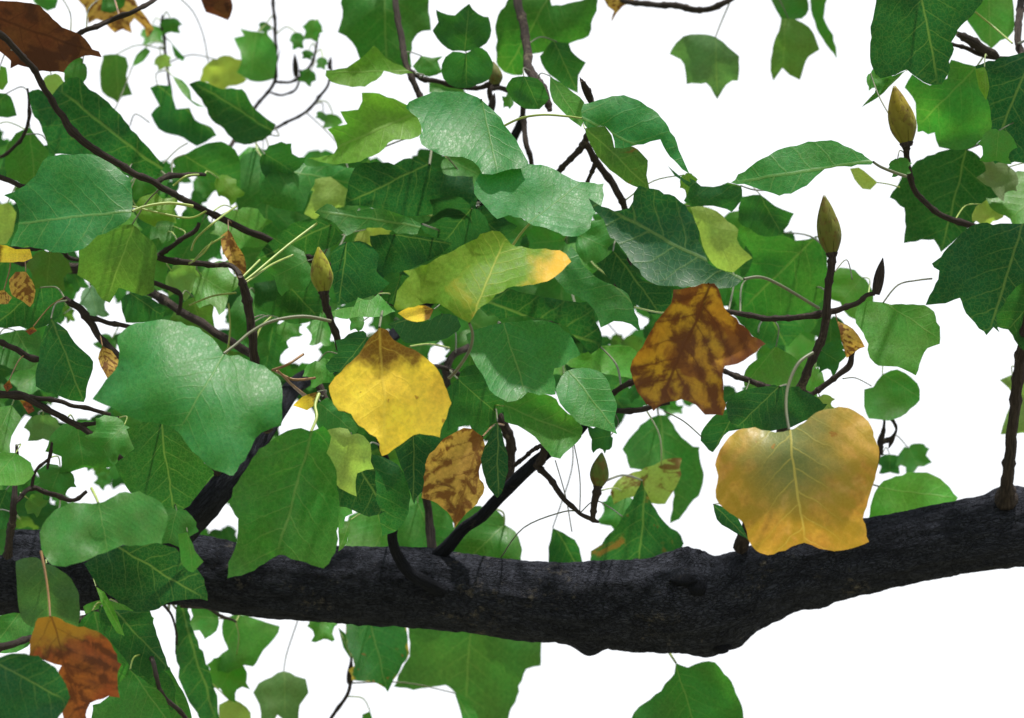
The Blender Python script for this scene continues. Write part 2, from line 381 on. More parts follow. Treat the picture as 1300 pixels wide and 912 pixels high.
HALF = [(0, 0), (.10, -.05), (.24, -.03), (.40, .05), (.52, .18), (.56, .30), (.66, .40), (.52, .47), (.42, .58), (.43, .72), (.52, .90), (.36, .93), (.18, .90), (0, .83)]
def tulip(cx, cy, s, a, sq, rr):
    """lobed outline about (cx,cy); a = direction of the tip, sq = foreshortening of the width"""
    loc = [(x * sq * rr.uniform(.93, 1.07), y + rr.uniform(-.02, .02)) for x, y in HALF] + [(-x * sq * rr.uniform(.93, 1.07), y + rr.uniform(-.02, .02)) for x, y in reversed(HALF[1:-1])]
    ca, sa = math.cos(a), math.sin(a)
    f = lambda x, y: (cx + s * ((y - .45) * ca - x * sa), cy + s * ((y - .45) * sa + x * ca))
    return [f(*p) for p in loc], f(0, 0), f(0, .83)
NLEAF = [0]
def leaf(cls, depth, pts, base=None, tip=None, g=None, stalk=None, mat=None, label=None, curl=None, stalk_mat=None, fold=None, col=None, name='leaf', far=None):
    rr = random.Random(NLEAF[0] * 31 + 5); NLEAF[0] += 1
    if len(pts) <= 7 and not mat and not base and cls in COL and not far and min(p[0] for p in pts) > 0 and max(p[1] for p in pts) < 900 and min(p[1] for p in pts) > 2:
        # small leaf: give it the lobed outline of its kind
        mx = sum(p[0] for p in pts) / len(pts); my = sum(p[1] for p in pts) / len(pts)
        b0 = base or min(pts, key=lambda p: p[1] + 0.25 * abs(p[0] - mx)); t0 = tip or max(pts, key=lambda p: (p[0] - b0[0]) ** 2 + (p[1] - b0[1]) ** 2)
        a0 = math.atan2(t0[1] - b0[1], t0[0] - b0[0]); L0 = math.hypot(t0[0] - b0[0], t0[1] - b0[1])
        hw = max(abs(-(p[0] - b0[0]) * math.sin(a0) + (p[1] - b0[1]) * math.cos(a0)) for p in pts)
        if hw / L0 > 0.3: pts, base, tip = tulip(mx, my, L0 * 1.08, a0, max(.35, min(1.1, hw / L0 / .52)), rr)
    poly = smooth_outline(pts)
    xs = [p[0] for p in poly]; ys = [p[1] for p in poly]
    size = max(max(xs) - min(xs), max(ys) - min(ys))
    cx, cy = sum(xs) / len(xs), sum(ys) / len(ys)
    if base is None: base = min(pts, key=lambda p: p[1] + 0.25 * abs(p[0] - cx))
    if tip is None: tip = max(pts, key=lambda p: (p[0] - base[0]) ** 2 + (p[1] - base[1]) ** 2)
    if g is None: g = (rr.uniform(-0.35, 0.35), GRAD.get(cls, -0.3) + rr.uniform(-0.15, 0.15))
    ax = Vector((tip[0] - base[0], tip[1] - base[1])); L = max(ax.length, 1); ax = ax / L
    nx = Vector((-ax.y, ax.x))
    step = max(3.0, size / 11)
    inner = []
    y = min(ys) + step / 2; row = 0
    while y < max(ys):
        x = min(xs) + step / 2 + (step / 2 if row % 2 else 0)
        while x < max(xs):
            q = (x + rr.uniform(-.12, .12) * step, y + rr.uniform(-.12, .12) * step)
            if inside(q, poly) and edge_dist(q, poly) > step * 0.42: inner.append(q)
            x += step
        y += step * 0.87; row += 1
    jit = min(2.0, size * 0.016)
    poly = [(p[0] + jit * noise.noise(Vector((p[0] * .22, p[1] * .22, 1))) * 1.6, p[1] + jit * noise.noise(Vector((p[0] * .22, p[1] * .22, 7))) * 1.6) for p in poly]
    n = len(poly)
    # slightly toothed, uneven margin
    vc = [Vector(p) for p in poly] + [Vector(p) for p in inner]
    ed = [(i, (i + 1) % n) for i in range(n)]
    ov, oe, of, *_ = delaunay_2d_cdt(vc, ed, [], 1, 1e-4)
    half = max(abs((Vector((p[0] - base[0], p[1] - base[1]))).dot(nx)) for p in poly) or 1
    kfold = rr.uniform(0.05, 0.32) if fold is None else fold       # v-shaped fold about the midrib
    kcurl = rr.uniform(-0.15, 0.3) if curl is None else curl      # droop towards the tip
    wav = rr.uniform(0.06, 0.12); rim = rr.uniform(-0.07, 0.09); wav /= 1 + 1.3 * abs(g[1])
    ox, oy = rr.uniform(0, 50), rr.uniform(0, 50)
    ps = PX * depth
    V, uv, ea = [], [], []
    for p in ov:
        r = Vector((p[0] - base[0], p[1] - base[1]))
        u = r.dot(ax) / L; v = r.dot(nx) / L
        vn = r.dot(nx) / half
        un = max(-0.4, min(1.4, u))
        z = g[0] * (p[0] - cx) + g[1] * (p[1] - cy)
        z += -kfold * half * (abs(vn) ** 1.3) + kcurl * L * un * un
        z += wav * size * (noise.noise(Vector((u * 2.1 + ox, v * 2.1 + oy, 0))) * 1.4 + 0.3 * noise.noise(Vector((u * 5 + ox, v * 5 + oy, 3))))
        e = min(1.0, edge_dist(p, poly) / (0.22 * size))
        z += (1 - e) ** 2 * 0.035 * size * noise.noise(Vector((u * 7 + oy, v * 7 + ox, 9)))
        z += (1 - e) ** 2 * rim * size
        # veins pull the blade into faint quilted ridges
        V.append(P(p[0], p[1], depth + z * ps)); uv.append((u, v)); ea.append(e)
    if far is not None:
        i0 = len(far['V']); far['V'] += V; far['U'] += uv; far['E'] += ea
        far['F'] += [[i0 + k for k in f] for f in of]
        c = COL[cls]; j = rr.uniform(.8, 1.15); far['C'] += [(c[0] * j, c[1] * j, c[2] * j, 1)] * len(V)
        return
    me = bpy.data.meshes.new(name)
    ctr = P(base[0], base[1], depth)
    me.from_pydata([q - ctr for q in V], [], [list(f) for f in of])
    l = me.uv_layers.new(name='leaf')
    for lp in me.loops: l.data[lp.index].uv = uv[lp.vertex_index]
    at = me.attributes.new('edge', 'FLOAT', 'POINT')
    for i, e in enumerate(ea): at.data[i].value = e
    me.update()
    o = link(name, me, MAT[mat or 'green'], TREE)
    o.location = ctr
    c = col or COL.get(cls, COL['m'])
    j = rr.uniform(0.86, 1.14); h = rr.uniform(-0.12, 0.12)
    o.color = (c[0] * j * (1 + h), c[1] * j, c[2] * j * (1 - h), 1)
    if label: o['label'] = label
    # leaf stalk: from the blade's base to a twig
    bi = min(range(len(ov)), key=lambda i: (ov[i][0] - base[0]) ** 2 + (ov[i][1] - base[1]) ** 2)
    pb = V[bi]; bx, by = ov[bi][0], ov[bi][1]
    r0 = max(0.7, min(1.7, size / 110.0)) * 0.00062 * (depth / 2.7)
    mids = []
    if stalk:
        path = [(bx, by, (pb - CAM).dot(CM.to_3x3() @ Vector((0, 0, -1))))]
        d0 = path[0][2]
        for k, q in enumerate(stalk): path.append((q[0], q[1], q[2] if len(q) > 2 else d0 + 0.01 * (k + 1)))
    else:
        d0 = (pb - CAM).dot(CM.to_3x3() @ Vector((0, 0, -1)))
        best = None
        for q in TWIG_PTS:
            dd = math.hypot(q[0] - bx, q[1] - by)
            if dd < 8: dd += 30
            dd += abs(q[2] - d0) * 60 + (25 if (q[0] - bx) * ax.x + (q[1] - by) * ax.y > 0 else 0)
            if best is None or dd < best[0]: best = (dd, q)
        if best and best[0] < 150:
            q = best[1]
            path = [(bx, by, d0), (bx * .55 + q[0] * .45 - ax.x * 9, by * .55 + q[1] * .45 - ax.y * 9, d0 * .5 + q[2] * .5 + .01), q]
        else:
            s = min(60, 0.4 * size)
            path = [(bx, by, d0), (bx - ax.x * s * .5 + rr.uniform(-4, 4), by - ax.y * s * .5, d0 + 0.03), (bx - ax.x * s + rr.uniform(-9, 9), by - ax.y * s - 5, d0 + 0.10)]
    inn = (bx + ax.x * min(10, L * .1), by + ax.y * min(10, L * .1), path[0][2] - 0.0004)
    sm = catmull([path[0]] + path[1:], 5)
    me2 = tube_mesh('leaf_stalk', [(P(*q) - ctr, r0 * (1 + 0.35 * k / len(sm))) for k, q in enumerate(sm)], 6, cap=False)
    sk = stalk_mat or ('stalk' if cls in 'bBpymo' and rr.random() < 0.6 else 'stalk_dark')
    link('leaf_stalk', me2, MAT[sk], o)
    return o
# ------------------------------------------------------------------ ground (out of view below, pale dry ground under the tree)
gm = G('dry_ground'); _t = gm.t
_tc = _t.nodes.new('ShaderNodeTexCoord')
_c = gm.mix(gm.noise(_tc.outputs['Object'], 3.0, 5), (0.13, 0.14, 0.09), (0.18, 0.17, 0.12))
_p = _t.nodes.new('ShaderNodeBsdfPrincipled'); gm.put(_p.inputs['Base Color'], _c); _p.inputs['Roughness'].default_value = 0.9
_o = _t.nodes.new('ShaderNodeOutputMaterial'); gm.put(_o.inputs['Surface'], _p.outputs[0])
GN = 40; GV, GF = [], []
for j in range(GN + 1):
    for i in range(GN + 1):
        sx = (i / GN * 2 - 1); sy = (j / GN * 2 - 1)
        x = math.copysign(abs(sx) ** 3, sx) * 2500; y = math.copysign(abs(sy) ** 3, sy) * 2500
        GV.append((x, y, 0.25 * noise.noise(Vector((x * .05, y * .05, 0))) - 0.1))
for j in range(GN):
    for i in range(GN):
        a = j * (GN + 1) + i; GF.append((a, a + 1, a + GN + 2, a + GN + 1))
gme = bpy.data.meshes.new('ground'); gme.from_pydata(GV, [], GF)
gr = link('ground', gme, gm.m); gr['kind'] = 'structure'; gr['label'] = 'pale dry ground below the tree'

# ------------------------------------------------------------------ trunk and limbs
LD = 3.2      # distance of the great limb
def edges(rows):   # (x, top y, bottom y) -> (x, y, radius, depth)
    return [(x, (a + b) / 2, (b - a) / 2, LD + dd) for x, a, b, dd in rows]
limb_pts = edges([(-1500, 640, 860, .35), (-900, 640, 830, .22), (-400, 660, 800, .1), (-120, 668, 785, .02), (0, 672, 779, 0), (110, 676, 774, 0), (230, 678, 768, 0),
    (330, 694, 783, 0), (430, 695, 790, 0), (520, 697, 796, 0), (600, 705, 803, 0), (680, 713, 815, 0), (740, 714, 822, 0),
    (800, 712, 825, 0), (850, 708, 830, 0), (890, 706, 827, 0), (925, 702, 813, 0), (965, 690, 793, 0), (1010, 677, 772, 0),
    (1100, 657, 752, 0), (1200, 640, 732, 0), (1300, 621, 717, 0), (1420, 590, 680, .05), (1700, 500, 570, .2), (2100, 380, 420, .5)])
fwd = CM.to_3x3() @ Vector((0, 0, -1))
lb = []
for (x, y, dd, rpx, h) in ((748, 822, -0.005, 26, 11), (876, 704, -0.01, 26, 13), (893, 708, 0.0, 18, 9), (855, 708, 0, 30, 7), (846, 760, -0.042, 60, 16), (880, 735, -0.044, 34, 10),
        (935, 812, 0, 30, 8), (700, 818, 0, 30, -4), (800, 826, 0, 40, 5), (975, 690, 0, 20, 5), (900, 828, 0, 30, 7), (1277, 640, 0, 40, 10), (640, 708, -.03, 22, 4), (320, 694, 0, 40, -6), (1040, 765, 0, 28, 5)):
    lb.append((P(x, y, LD + dd), rpx * PX * LD, h * PX * LD))
limb = branch('limb', limb_pts, 'bark', 72, 0.095, n=30, freq=26.0, bumps=lb, reg=True)
limb['label'] = 'thick dark limb with a swollen knot crossing under the leaves'
# knot scars with raised rims on the burl
def knob(x, y, d, r, parent, squash=0.6):
    import bmesh
    bm = bmesh.new(); bmesh.ops.create_icosphere(bm, subdivisions=3, radius=1)
    c = P(x, y, d); rr = r * PX * d
    for v in bm.verts:
        k = 1 + 0.28 * noise.noise(v.co * 1.6 + Vector((x, y, 0))) + 0.16 * noise.noise(v.co * 4.5 + Vector((y, x, 0)))
        v.co = c + (CM.to_3x3() @ Vector((v.co.x, v.co.y * squash, v.co.z * 0.7))) * rr * k
    me = bpy.data.meshes.new('burl'); bm.to_mesh(me); bm.free()
    me.uv_layers.new(name='bark')
    return link('burl', me, MAT['bark'], parent)
knob(874, 708, LD - .005, 19, limb, .7); knob(893, 714, LD, 15, limb, .7); knob(751, 817, LD, 17, limb, .7); knob(868, 738, LD - .047, 17, limb, .5)
knob(884, 748, LD - .048, 13, limb, .7); knob(838, 770, LD - .045, 15, limb, .5); knob(930, 812, LD, 15, limb, .6); knob(915, 822, LD - .01, 13, limb, .6)

# trunk, left of the view
tx = P(-1500, 750, LD + .35)
tp = [(Vector((tx.x - .1, tx.y, z)), r) for z, r in ((-0.3, .34), (0.1, .27), (0.6, .215), (1.4, .2), (2.2, .19), (3.0, .185), (4.0, .15), (5.2, .12), (6.4, .07), (7.2, .03))]
link('trunk', tube_mesh('trunk', tp, 32, 0.06, freq=20), MAT['bark'], TREE)
# upper bough above the view that carries the twigs hanging in from the top
branch('bough', [(-1560, -420, 60, 3.6), (-800, -330, 40, 3.75), (0, -230, 30, 3.85), (600, -170, 24, 3.85), (1200, -150, 18, 3.75), (1700, -120, 8, 3.7)], 'bark', 20, 0.06, n=12, reg=False)

BR = [ # (x, y, radius px, depth)
 ('branch', [(180, 715, 26, 3.18), (232, 668, 22, 3.08), (275, 627, 18, 3.02), (320, 572, 14, 3.05), (372, 493, 12, 3.2), (425, 465, 9, 3.35), (500, 425, 8, 3.6), (570, 350, 7, 3.65), (606, 270, 7, 3.6), (640, 200, 6, 3.5), (664, 150, 5, 3.42)], 'bark', 20),
 ('branch', [(572, 756, 7, 3.175), (545, 742, 8.5, 3.155), (520, 727, 8, 3.148), (505, 706, 7, 3.14), (498, 684, 6.5, 3.12), (500, 660, 6, 3.1), (493, 630, 6, 3.09), (494, 600, 5, 3.08), (482, 560, 4, 3.06), (474, 520, 3.5, 3.1)], 'bark', 14),
 ('branch', [(548, 712, 9, 3.2), (566, 696, 9, 3.19), (590, 670, 7.5, 3.18), (612, 655, 8, 3.17), (645, 620, 8, 3.14), (686, 582, 7.5, 3.1), (725, 556, 6, 3.07), (741, 542, 5, 3.05), (760, 515, 4, 3.1)], 'bark', 14),
 ('branch', [(684, 590, 8, 3.1), (690, 575, 6, 3.08), (688, 566, 4, 3.07)], 'twig', 10),
 ('twig', [(680, 590, 6, 3.1), (700, 612, 5, 3.09), (718, 635, 4.5, 3.08), (735, 650, 3.5, 3.07), (752, 660, 4, 3.06), (760, 664, 2, 3.06)], 'twig', 10),
 ('twig', [(655, 590, 4, 3.14), (672, 575, 3.5, 3.12), (686, 566, 4, 3.08)], 'twig', 8),
 ('branch', [(500, -170, 10, 3.85), (498, -60, 7, 3.6), (502, 0, 5.5, 3.45), (509, 45, 5.5, 3.4), (517, 85, 5.5, 3.35), (534, 125, 5, 3.33)], 'twig', 10),
 ('twig', [(519, 88, 3.5, 3.35), (535, 100, 4.5, 3.34), (560, 104, 4, 3.36), (600, 113, 4, 3.36), (622, 105, 4.5, 3.34), (627, 85, 3, 3.33)], 'twig', 8),
 ('branch', [(640, -160, 14, 3.8), (650, -60, 9, 3.55), (657, 0, 7.5, 3.4), (668, 50, 7.5, 3.33), (672, 90, 8, 3.28), (690, 115, 8, 3.2), (698, 140, 4.5, 3.18)], 'twig', 12),
 ('branch', [(664, 100, 5, 3.3), (664, 145, 4.5, 3.33), (669, 185, 4.5, 3.3), (676, 215, 4, 3.3)], 'twig', 10),
 ('twig', [(738, 102, 3, 3.0), (745, 115, 5, 3.02), (752, 132, 4.5, 3.04), (752, 165, 4, 3.06)], 'twig', 8),
 ('branch', [(705, 222, 5, 3.2), (725, 202, 5, 3.15), (742, 182, 6, 3.1), (748, 168, 4, 3.06)], 'twig', 10),
 ('branch', [(744, 180, 5, 3.1), (755, 203, 6, 3.12), (772, 225, 6, 3.14), (788, 252, 6, 3.14), (795, 275, 5, 3.18), (800, 330, 5, 3.35), (760, 385, 5, 3.5), (670, 420, 5, 3.55), (578, 450, 6, 3.35), (566, 500, 6, 3.3), (540, 580, 6, 3.3), (545, 660, 7, 3.3), (552, 720, 9, 3.24)], 'twig', 10),
 ('twig', [(757, 205, 5, 3.12), (749, 222, 3.5, 3.15), (746, 235, 3, 3.18)], 'twig', 8),
 ('branch', [(700, -120, 12, 3.85), (745, -35, 6, 3.7), (790, 0, 5, 3.6), (830, 5, 5, 3.55), (870, 10, 5.5, 3.5), (893, 12, 5, 3.5), (928, -1, 5, 3.5), (980, -40, 5, 3.55), (1060, -135, 5, 3.72)], 'twig', 10),
 ('branch', [(1330, 300, 10, 2.95), (1304, 415, 9.5, 3.0), (1293, 475, 9.5, 3.05), (1284, 555, 9.5, 3.1), (1279, 615, 11, 3.15), (1277, 632, 17, 3.17), (1276, 655, 30, 3.2)], 'twig', 16),
 ('branch', [(1310, -130, 9, 3.7), (1299, -20, 7, 3.35), (1292, 35, 6, 3.2), (1298, 75, 6, 3.15), (1320, 120, 6, 3.1), (1330, 300, 8, 2.95)], 'twig', 10),
 ('twig', [(1216, 43, 5, 3.1), (1232, 52, 8, 3.11), (1252, 64, 8, 3.13), (1266, 72, 5, 3.14)], 'twig', 10),
 ('twig', [(1205, 55, 3, 3.1), (1222, 60, 3.5, 3.12), (1245, 70, 4, 3.13), (1266, 74, 4, 3.14), (1300, 76, 4, 3.15)], 'twig', 8),
 ('branch', [(1056, 322, 7, 2.95), (1054, 345, 6.5, 2.95), (1051, 380, 6.5, 2.96), (1047, 415, 7, 2.97), (1035, 450, 7, 2.98), (1015, 497, 7.5, 3.0), (990, 560, 9, 3.05), (960, 640, 10, 3.12), (940, 695, 13, 3.18)], 'twig', 12),
 ('twig', [(870, 392, 4, 3.1), (935, 398, 4.5, 3.05), (980, 405, 5, 3.02), (1020, 402, 5, 2.99), (1050, 397, 5.5, 2.98), (1085, 386, 4.5, 2.98), (1100, 375, 4, 2.98), (1112, 374, 3.5, 2.98)], 'twig', 10),
 ('twig', [(1030, 502, 4, 3.02), (1045, 490, 5, 3.02), (1062, 478, 4.5, 3.02), (1078, 464, 6, 3.02), (1082, 450, 4, 3.02), (1086, 435, 3, 3.02)], 'twig', 10),
 ('twig', [(1015, 495, 5, 3.0), (1030, 502, 4.5, 3.02)], 'twig', 8),
 ('twig', [(1120, 578, 3, 3.3), (1118, 560, 6, 3.3), (1122, 545, 3, 3.3), (1122, 525, 2, 3.3)], 'twig', 8),
 ('twig', [(1118, 562, 5, 3.3), (1132, 556, 3.5, 3.3), (1138, 545, 2, 3.3), (1134, 535, 3, 3.3), (1124, 525, 4, 3.3), (1117, 518, 2, 3.3)], 'twig', 8),
 ('twig', [(1090, 640, 4, 3.3), (1108, 600, 4, 3.3), (1119, 566, 4, 3.3)], 'twig', 8),
 ('twig', [(1151, 182, 6, 3.0), (1153, 205, 5, 3.02), (1160, 240, 5, 3.06), (1200, 275, 5, 3.12), (1280, 300, 6, 3.1), (1330, 310, 7, 2.98)], 'twig', 8),
 ('branch', [(411, 368, 7, 2.86), (416, 395, 6, 2.88), (424, 420, 6, 2.9), (432, 445, 6, 2.93), (440, 480, 6, 2.98), (430, 530, 6, 3.02), (400, 480, 6, 3.05)], 'twig', 10),
 ('branch', [(305, 350, 5, 2.9), (311, 375, 8, 2.91), (318, 405, 7.5, 2.92), (322, 448, 7.5, 2.93), (330, 500, 9, 2.98), (340, 545, 10, 3.02)], 'twig', 12),
 ('branch', [(-60, -10, 6, 2.9), (0, 44, 5.5, 2.9), (38, 82, 5.5, 2.92), (68, 132, 5.5, 2.94), (104, 178, 6.5, 2.95), (145, 205, 6, 2.97), (205, 238, 5.5, 2.99), (250, 262, 5, 3.1), (330, 300, 6, 3.15), (420, 340, 7, 3.2), (520, 395, 8, 3.22)], 'twig', 10),
 ('branch', [(60, 70, 4, 3.3), (100, 43, 4, 3.1), (140, 26, 4.5, 3.1), (192, 2, 4, 3.12), (260, -60, 6, 3.4), (330, -190, 9, 3.8)], 'twig', 8),
 ('twig', [(197, 232, 4, 3.0), (215, 224, 5, 3.02), (236, 222, 4, 3.04), (260, 222, 3, 3.1)], 'twig', 8),
 ('twig', [(-40, 210, 5, 3.0), (0, 225, 4.5, 3.0), (32, 237, 4, 3.0), (60, 240, 3, 3.05)], 'twig', 8),
 ('branch', [(150, 320, 5, 3.05), (197, 325, 6, 3.04), (225, 333, 5.5, 3.04), (290, 338, 4.5, 3.04), (305, 350, 4, 2.95)], 'twig', 10),
 ('twig', [(205, 322, 5, 3.04), (225, 308, 4, 3.03), (247, 293, 4, 3.03), (253, 283, 3, 3.03)], 'twig', 8),
 ('branch', [(20, 330, 8, 3.4), (66, 340, 9.5, 3.38), (98, 341, 9.5, 3.38), (150, 345, 8, 3.3), (220, 390, 7, 3.2), (320, 450, 7, 3.1)], 'twig', 10),
 ('twig', [(10, 315, 3, 3.0), (42, 316, 4, 3.0), (72, 312, 4, 3.0), (86, 325, 4, 3.02), (98, 330, 3, 3.05)], 'twig', 8),
 ('branch', [(82, 378, 5, 3.0), (105, 396, 6.5, 3.0), (124, 424, 6, 3.0), (152, 455, 5.5, 2.98), (200, 500, 6, 2.98), (250, 560, 8, 3.0), (285, 612, 8, 3.02)], 'twig', 10),
 ('twig', [(112, 402, 4, 3.0), (140, 411, 4, 3.0), (175, 415, 3.5, 3.0), (200, 410, 3, 3.0)], 'twig', 8),
 ('twig', [(150, 345, 4, 3.1), (185, 356, 4, 3.1), (225, 370, 4, 3.1), (230, 385, 3.5, 3.1), (226, 400, 3, 3.1)], 'twig', 8),
 ('twig', [(-30, 425, 5, 3.0), (10, 438, 4.5, 3.0), (35, 452, 5.5, 3.0), (52, 456, 4, 3.0)], 'twig', 8),
 ('branch', [(-60, 500, 8, 2.95), (0, 501, 7, 2.95), (30, 504, 7, 2.95), (60, 520, 5.5, 2.95), (100, 541, 5.5, 2.95), (142, 571, 5, 2.95), (190, 620, 6, 3.05), (235, 668, 8, 3.08)], 'twig', 10),
 ('twig', [(28, 505, 5, 2.95), (60, 506, 4, 2.95), (95, 515, 3.5, 2.95), (140, 526, 3.5, 2.95)], 'twig', 8),
 ('twig', [(98, 540, 4, 2.95), (120, 538, 3.5, 2.95), (152, 530, 3, 2.95)], 'twig', 8),
 ('twig', [(66, 562, 2.5, 3.0), (64, 580, 2.5, 3.0), (46, 598, 2.5, 3.0), (40, 622, 3, 3.0)], 'twig', 8),
 ('twig', [(22, 564, 2.5, 3.0), (22, 590, 3, 3.0), (18, 625, 5, 2.95), (16, 660, 6, 2.95), (10, 705, 7, 3.1)], 'twig', 8),
 ('twig', [(16, 640, 4, 2.95), (40, 620, 4, 3.0), (62, 628, 4.5, 3.0), (92, 634, 4, 3.0), (110, 625, 3, 3.0)], 'twig', 8),
 ('twig', [(349, -190, 6, 3.95), (347, -20, 3, 3.9), (350, 50, 2.8, 3.9), (347, 105, 3, 3.9), (325, 135, 3, 3.9), (290, 190, 4, 3.7)], 'twig', 7),
 ('twig', [(347, 105, 2.6, 3.9), (368, 104, 2.4, 3.9), (385, 95, 2.8, 3.9), (398, 78, 2.4, 3.9), (404, 45, 1.8, 3.9)], 'twig', 7),
 ('twig', [(343, 118, 2, 3.9), (358, 121, 2, 3.9), (374, 115, 2, 3.9), (381, 98, 2, 3.9)], 'twig', 7),
 ('twig', [(300, 180, 3, 3.8), (345, 164, 2.8, 3.85), (385, 144, 2.8, 3.85), (408, 122, 2.6, 3.85), (419, 98, 2.2, 3.85), (420, 84, 2, 3.85)], 'twig', 7),
 ('twig', [(206, 20, 2, 3.9), (210, 60, 2.6, 3.9), (215, 110, 2.4, 3.9), (225, 150, 2.4, 3.8)], 'twig', 7),
 ('twig', [(446, 835, 2, 3.5), (446, 860, 3.5, 3.5), (442, 880, 3, 3.5), (425, 905, 3, 3.5), (405, 930, 3, 3.5), (380, 960, 3, 3.5)], 'twig', 8),
 ('twig', [(230, 770, 3, 3.2), (262, 772, 3, 3.3), (280, 782, 3, 3.35), (300, 790, 2, 3.4)], 'twig', 8),
 ('twig', [(205, 765, 3, 3.2), (222, 790, 2, 3.3), (225, 830, 2, 3.35)], 'twig', 7),
 ('branch', [(-40, 835, 8, 2.7), (0, 822, 7, 2.7), (28, 815, 6, 2.72), (60, 800, 5, 2.8), (120, 780, 6, 3.0), (150, 765, 7, 3.15)], 'twig', 10),
 ('twig', [(150, 765, 5, 3.15), (190, 830, 4, 2.8), (205, 880, 4, 2.75), (230, 905, 4, 2.8), (250, 940, 4, 2.8)], 'twig', 8),
 ('twig', [(520, 475, 5, 3.05), (575, 470, 4, 3.15), (640, 540, 8, 3.15), (648, 590, 9, 3.16), (640, 625, 9, 3.15)], 'twig', 10),
 ('twig', [(760, 515, 4, 3.1), (785, 495, 4.5, 3.08), (810, 482, 5, 3.05), (835, 470, 4, 3.05)], 'twig', 8),
 ('twig', [(765, 520, 4, 3.1), (800, 522, 5, 3.05), (828, 517, 4.5, 3.04), (850, 510, 4, 3.04)], 'twig', 8),
 ('twig', [(915, 470, 4, 3.1), (935, 478, 5, 3.08), (965, 488, 5, 3.06), (1000, 500, 5, 3.02)], 'twig', 8),
 ('twig', [(390, 505, 4, 3.05), (372, 490, 2.5, 2.9), (352, 470, 2, 2.85)], 'stalk_brown', 7),
 ('twig', [(660, 120, 4, 3.4), (624, 112, 5, 3.35), (625, 135, 4, 3.35), (622, 145, 2, 3.35)], 'twig', 8),
 ('twig', [(0, 200, 3, 3.3), (20, 185, 3, 3.3), (33, 165, 3, 3.3), (37, 140, 3, 3.3), (35, 112, 2, 3.3)], 'twig', 7),
]
for nm, pts, mt, seg in BR:
    k = 1.0 if mt == 'bark' else 0.74
    branch(nm, [(x, y, r * k, d) for x, y, r, d in pts], mt, seg, 0.16)
# bud-like side knobs on the twigs
def bud(x, y, tx_, ty_, d, r, mat='twig', name='bud'):
    """small pointed bud from (x,y) to its tip"""
    n = 9; path = []
    for i in range(n):
        t = i / (n - 1)
        rr = r * (0.55 + 1.4 * t - 1.95 * t * t) if t < 1 else 0.1
        path.append((P(x + (tx_ - x) * t, y + (ty_ - y) * t, d), max(rr, 0.25) * PX * d))
    return link(name, tube_mesh(name, path, 10, 0.06, freq=120), MAT[mat], TREE)
bud(1112, 374, 1121, 327, 2.98, 8.5); bud(752, 132, 736, 98, 3.03, 6)
bud(622, 145, 628, 118, 3.34, 6); bud(622, 120, 625, 95, 3.32, 8, 'bud')  if 'bud' in MAT else None
for a in ((345, 100, 356, 62, 3.9, 2.2), (404, 48, 402, 36, 3.9, 3), (376, 98, 374, 68, 3.88, 5), (418, 88, 420, 72, 3.85, 3.5), (385, 96, 380, 88, 3.88, 4),
          (206, 40, 206, 18, 3.9, 3.5), (443, 868, 446, 838, 3.5, 5), (404, 124, 402, 122, 3.85, 3), (60, 596, 66, 560, 3, 2.6), (1118, 522, 1110, 512, 3.3, 5), (1135, 552, 1128, 570, 3.3, 4)):
    bud(*a)

# ------------------------------------------------------------------ seed cones
g = G('seed_cone'); t = g.t
uvn = t.nodes.new('ShaderNodeUVMap'); uvn.uv_map = 'bark'
sp = t.nodes.new('ShaderNodeSeparateXYZ'); g.put(sp.inputs[0], uvn.outputs['UV'])
oi = t.nodes.new('ShaderNodeObjectInfo')
mp = t.nodes.new('ShaderNodeMapping'); g.put(mp.inputs['Vector'], uvn.outputs['UV']); mp.inputs['Scale'].default_value = (120, 7, 1)
tc = t.nodes.new('ShaderNodeTexCoord')
nz = g.noise(tc.outputs['Object'], 160, 4, 0.6)
lo = g.mix(0.55, oi.outputs['Color'], (0.10, 0.12, 0.03))
c = g.mix(g.ramp(sp.outputs['X'], 0.008, 0.04), lo, oi.outputs['Color'])
c = g.mix(g.ramp(nz, 0.48, 0.66, 0.0, 0.75), c, (0.11, 0.065, 0.018))
pb = t.nodes.new('ShaderNodeBsdfPrincipled'); g.put(pb.inputs['Base Color'], c); pb.inputs['Roughness'].default_value = 0.6; pb.inputs['Specular IOR Level'].default_value = 0.15
o_ = t.nodes.new('ShaderNodeOutputMaterial'); g.put(o_.inputs['Surface'], pb.outputs[0])
MAT['cone'] = g.m
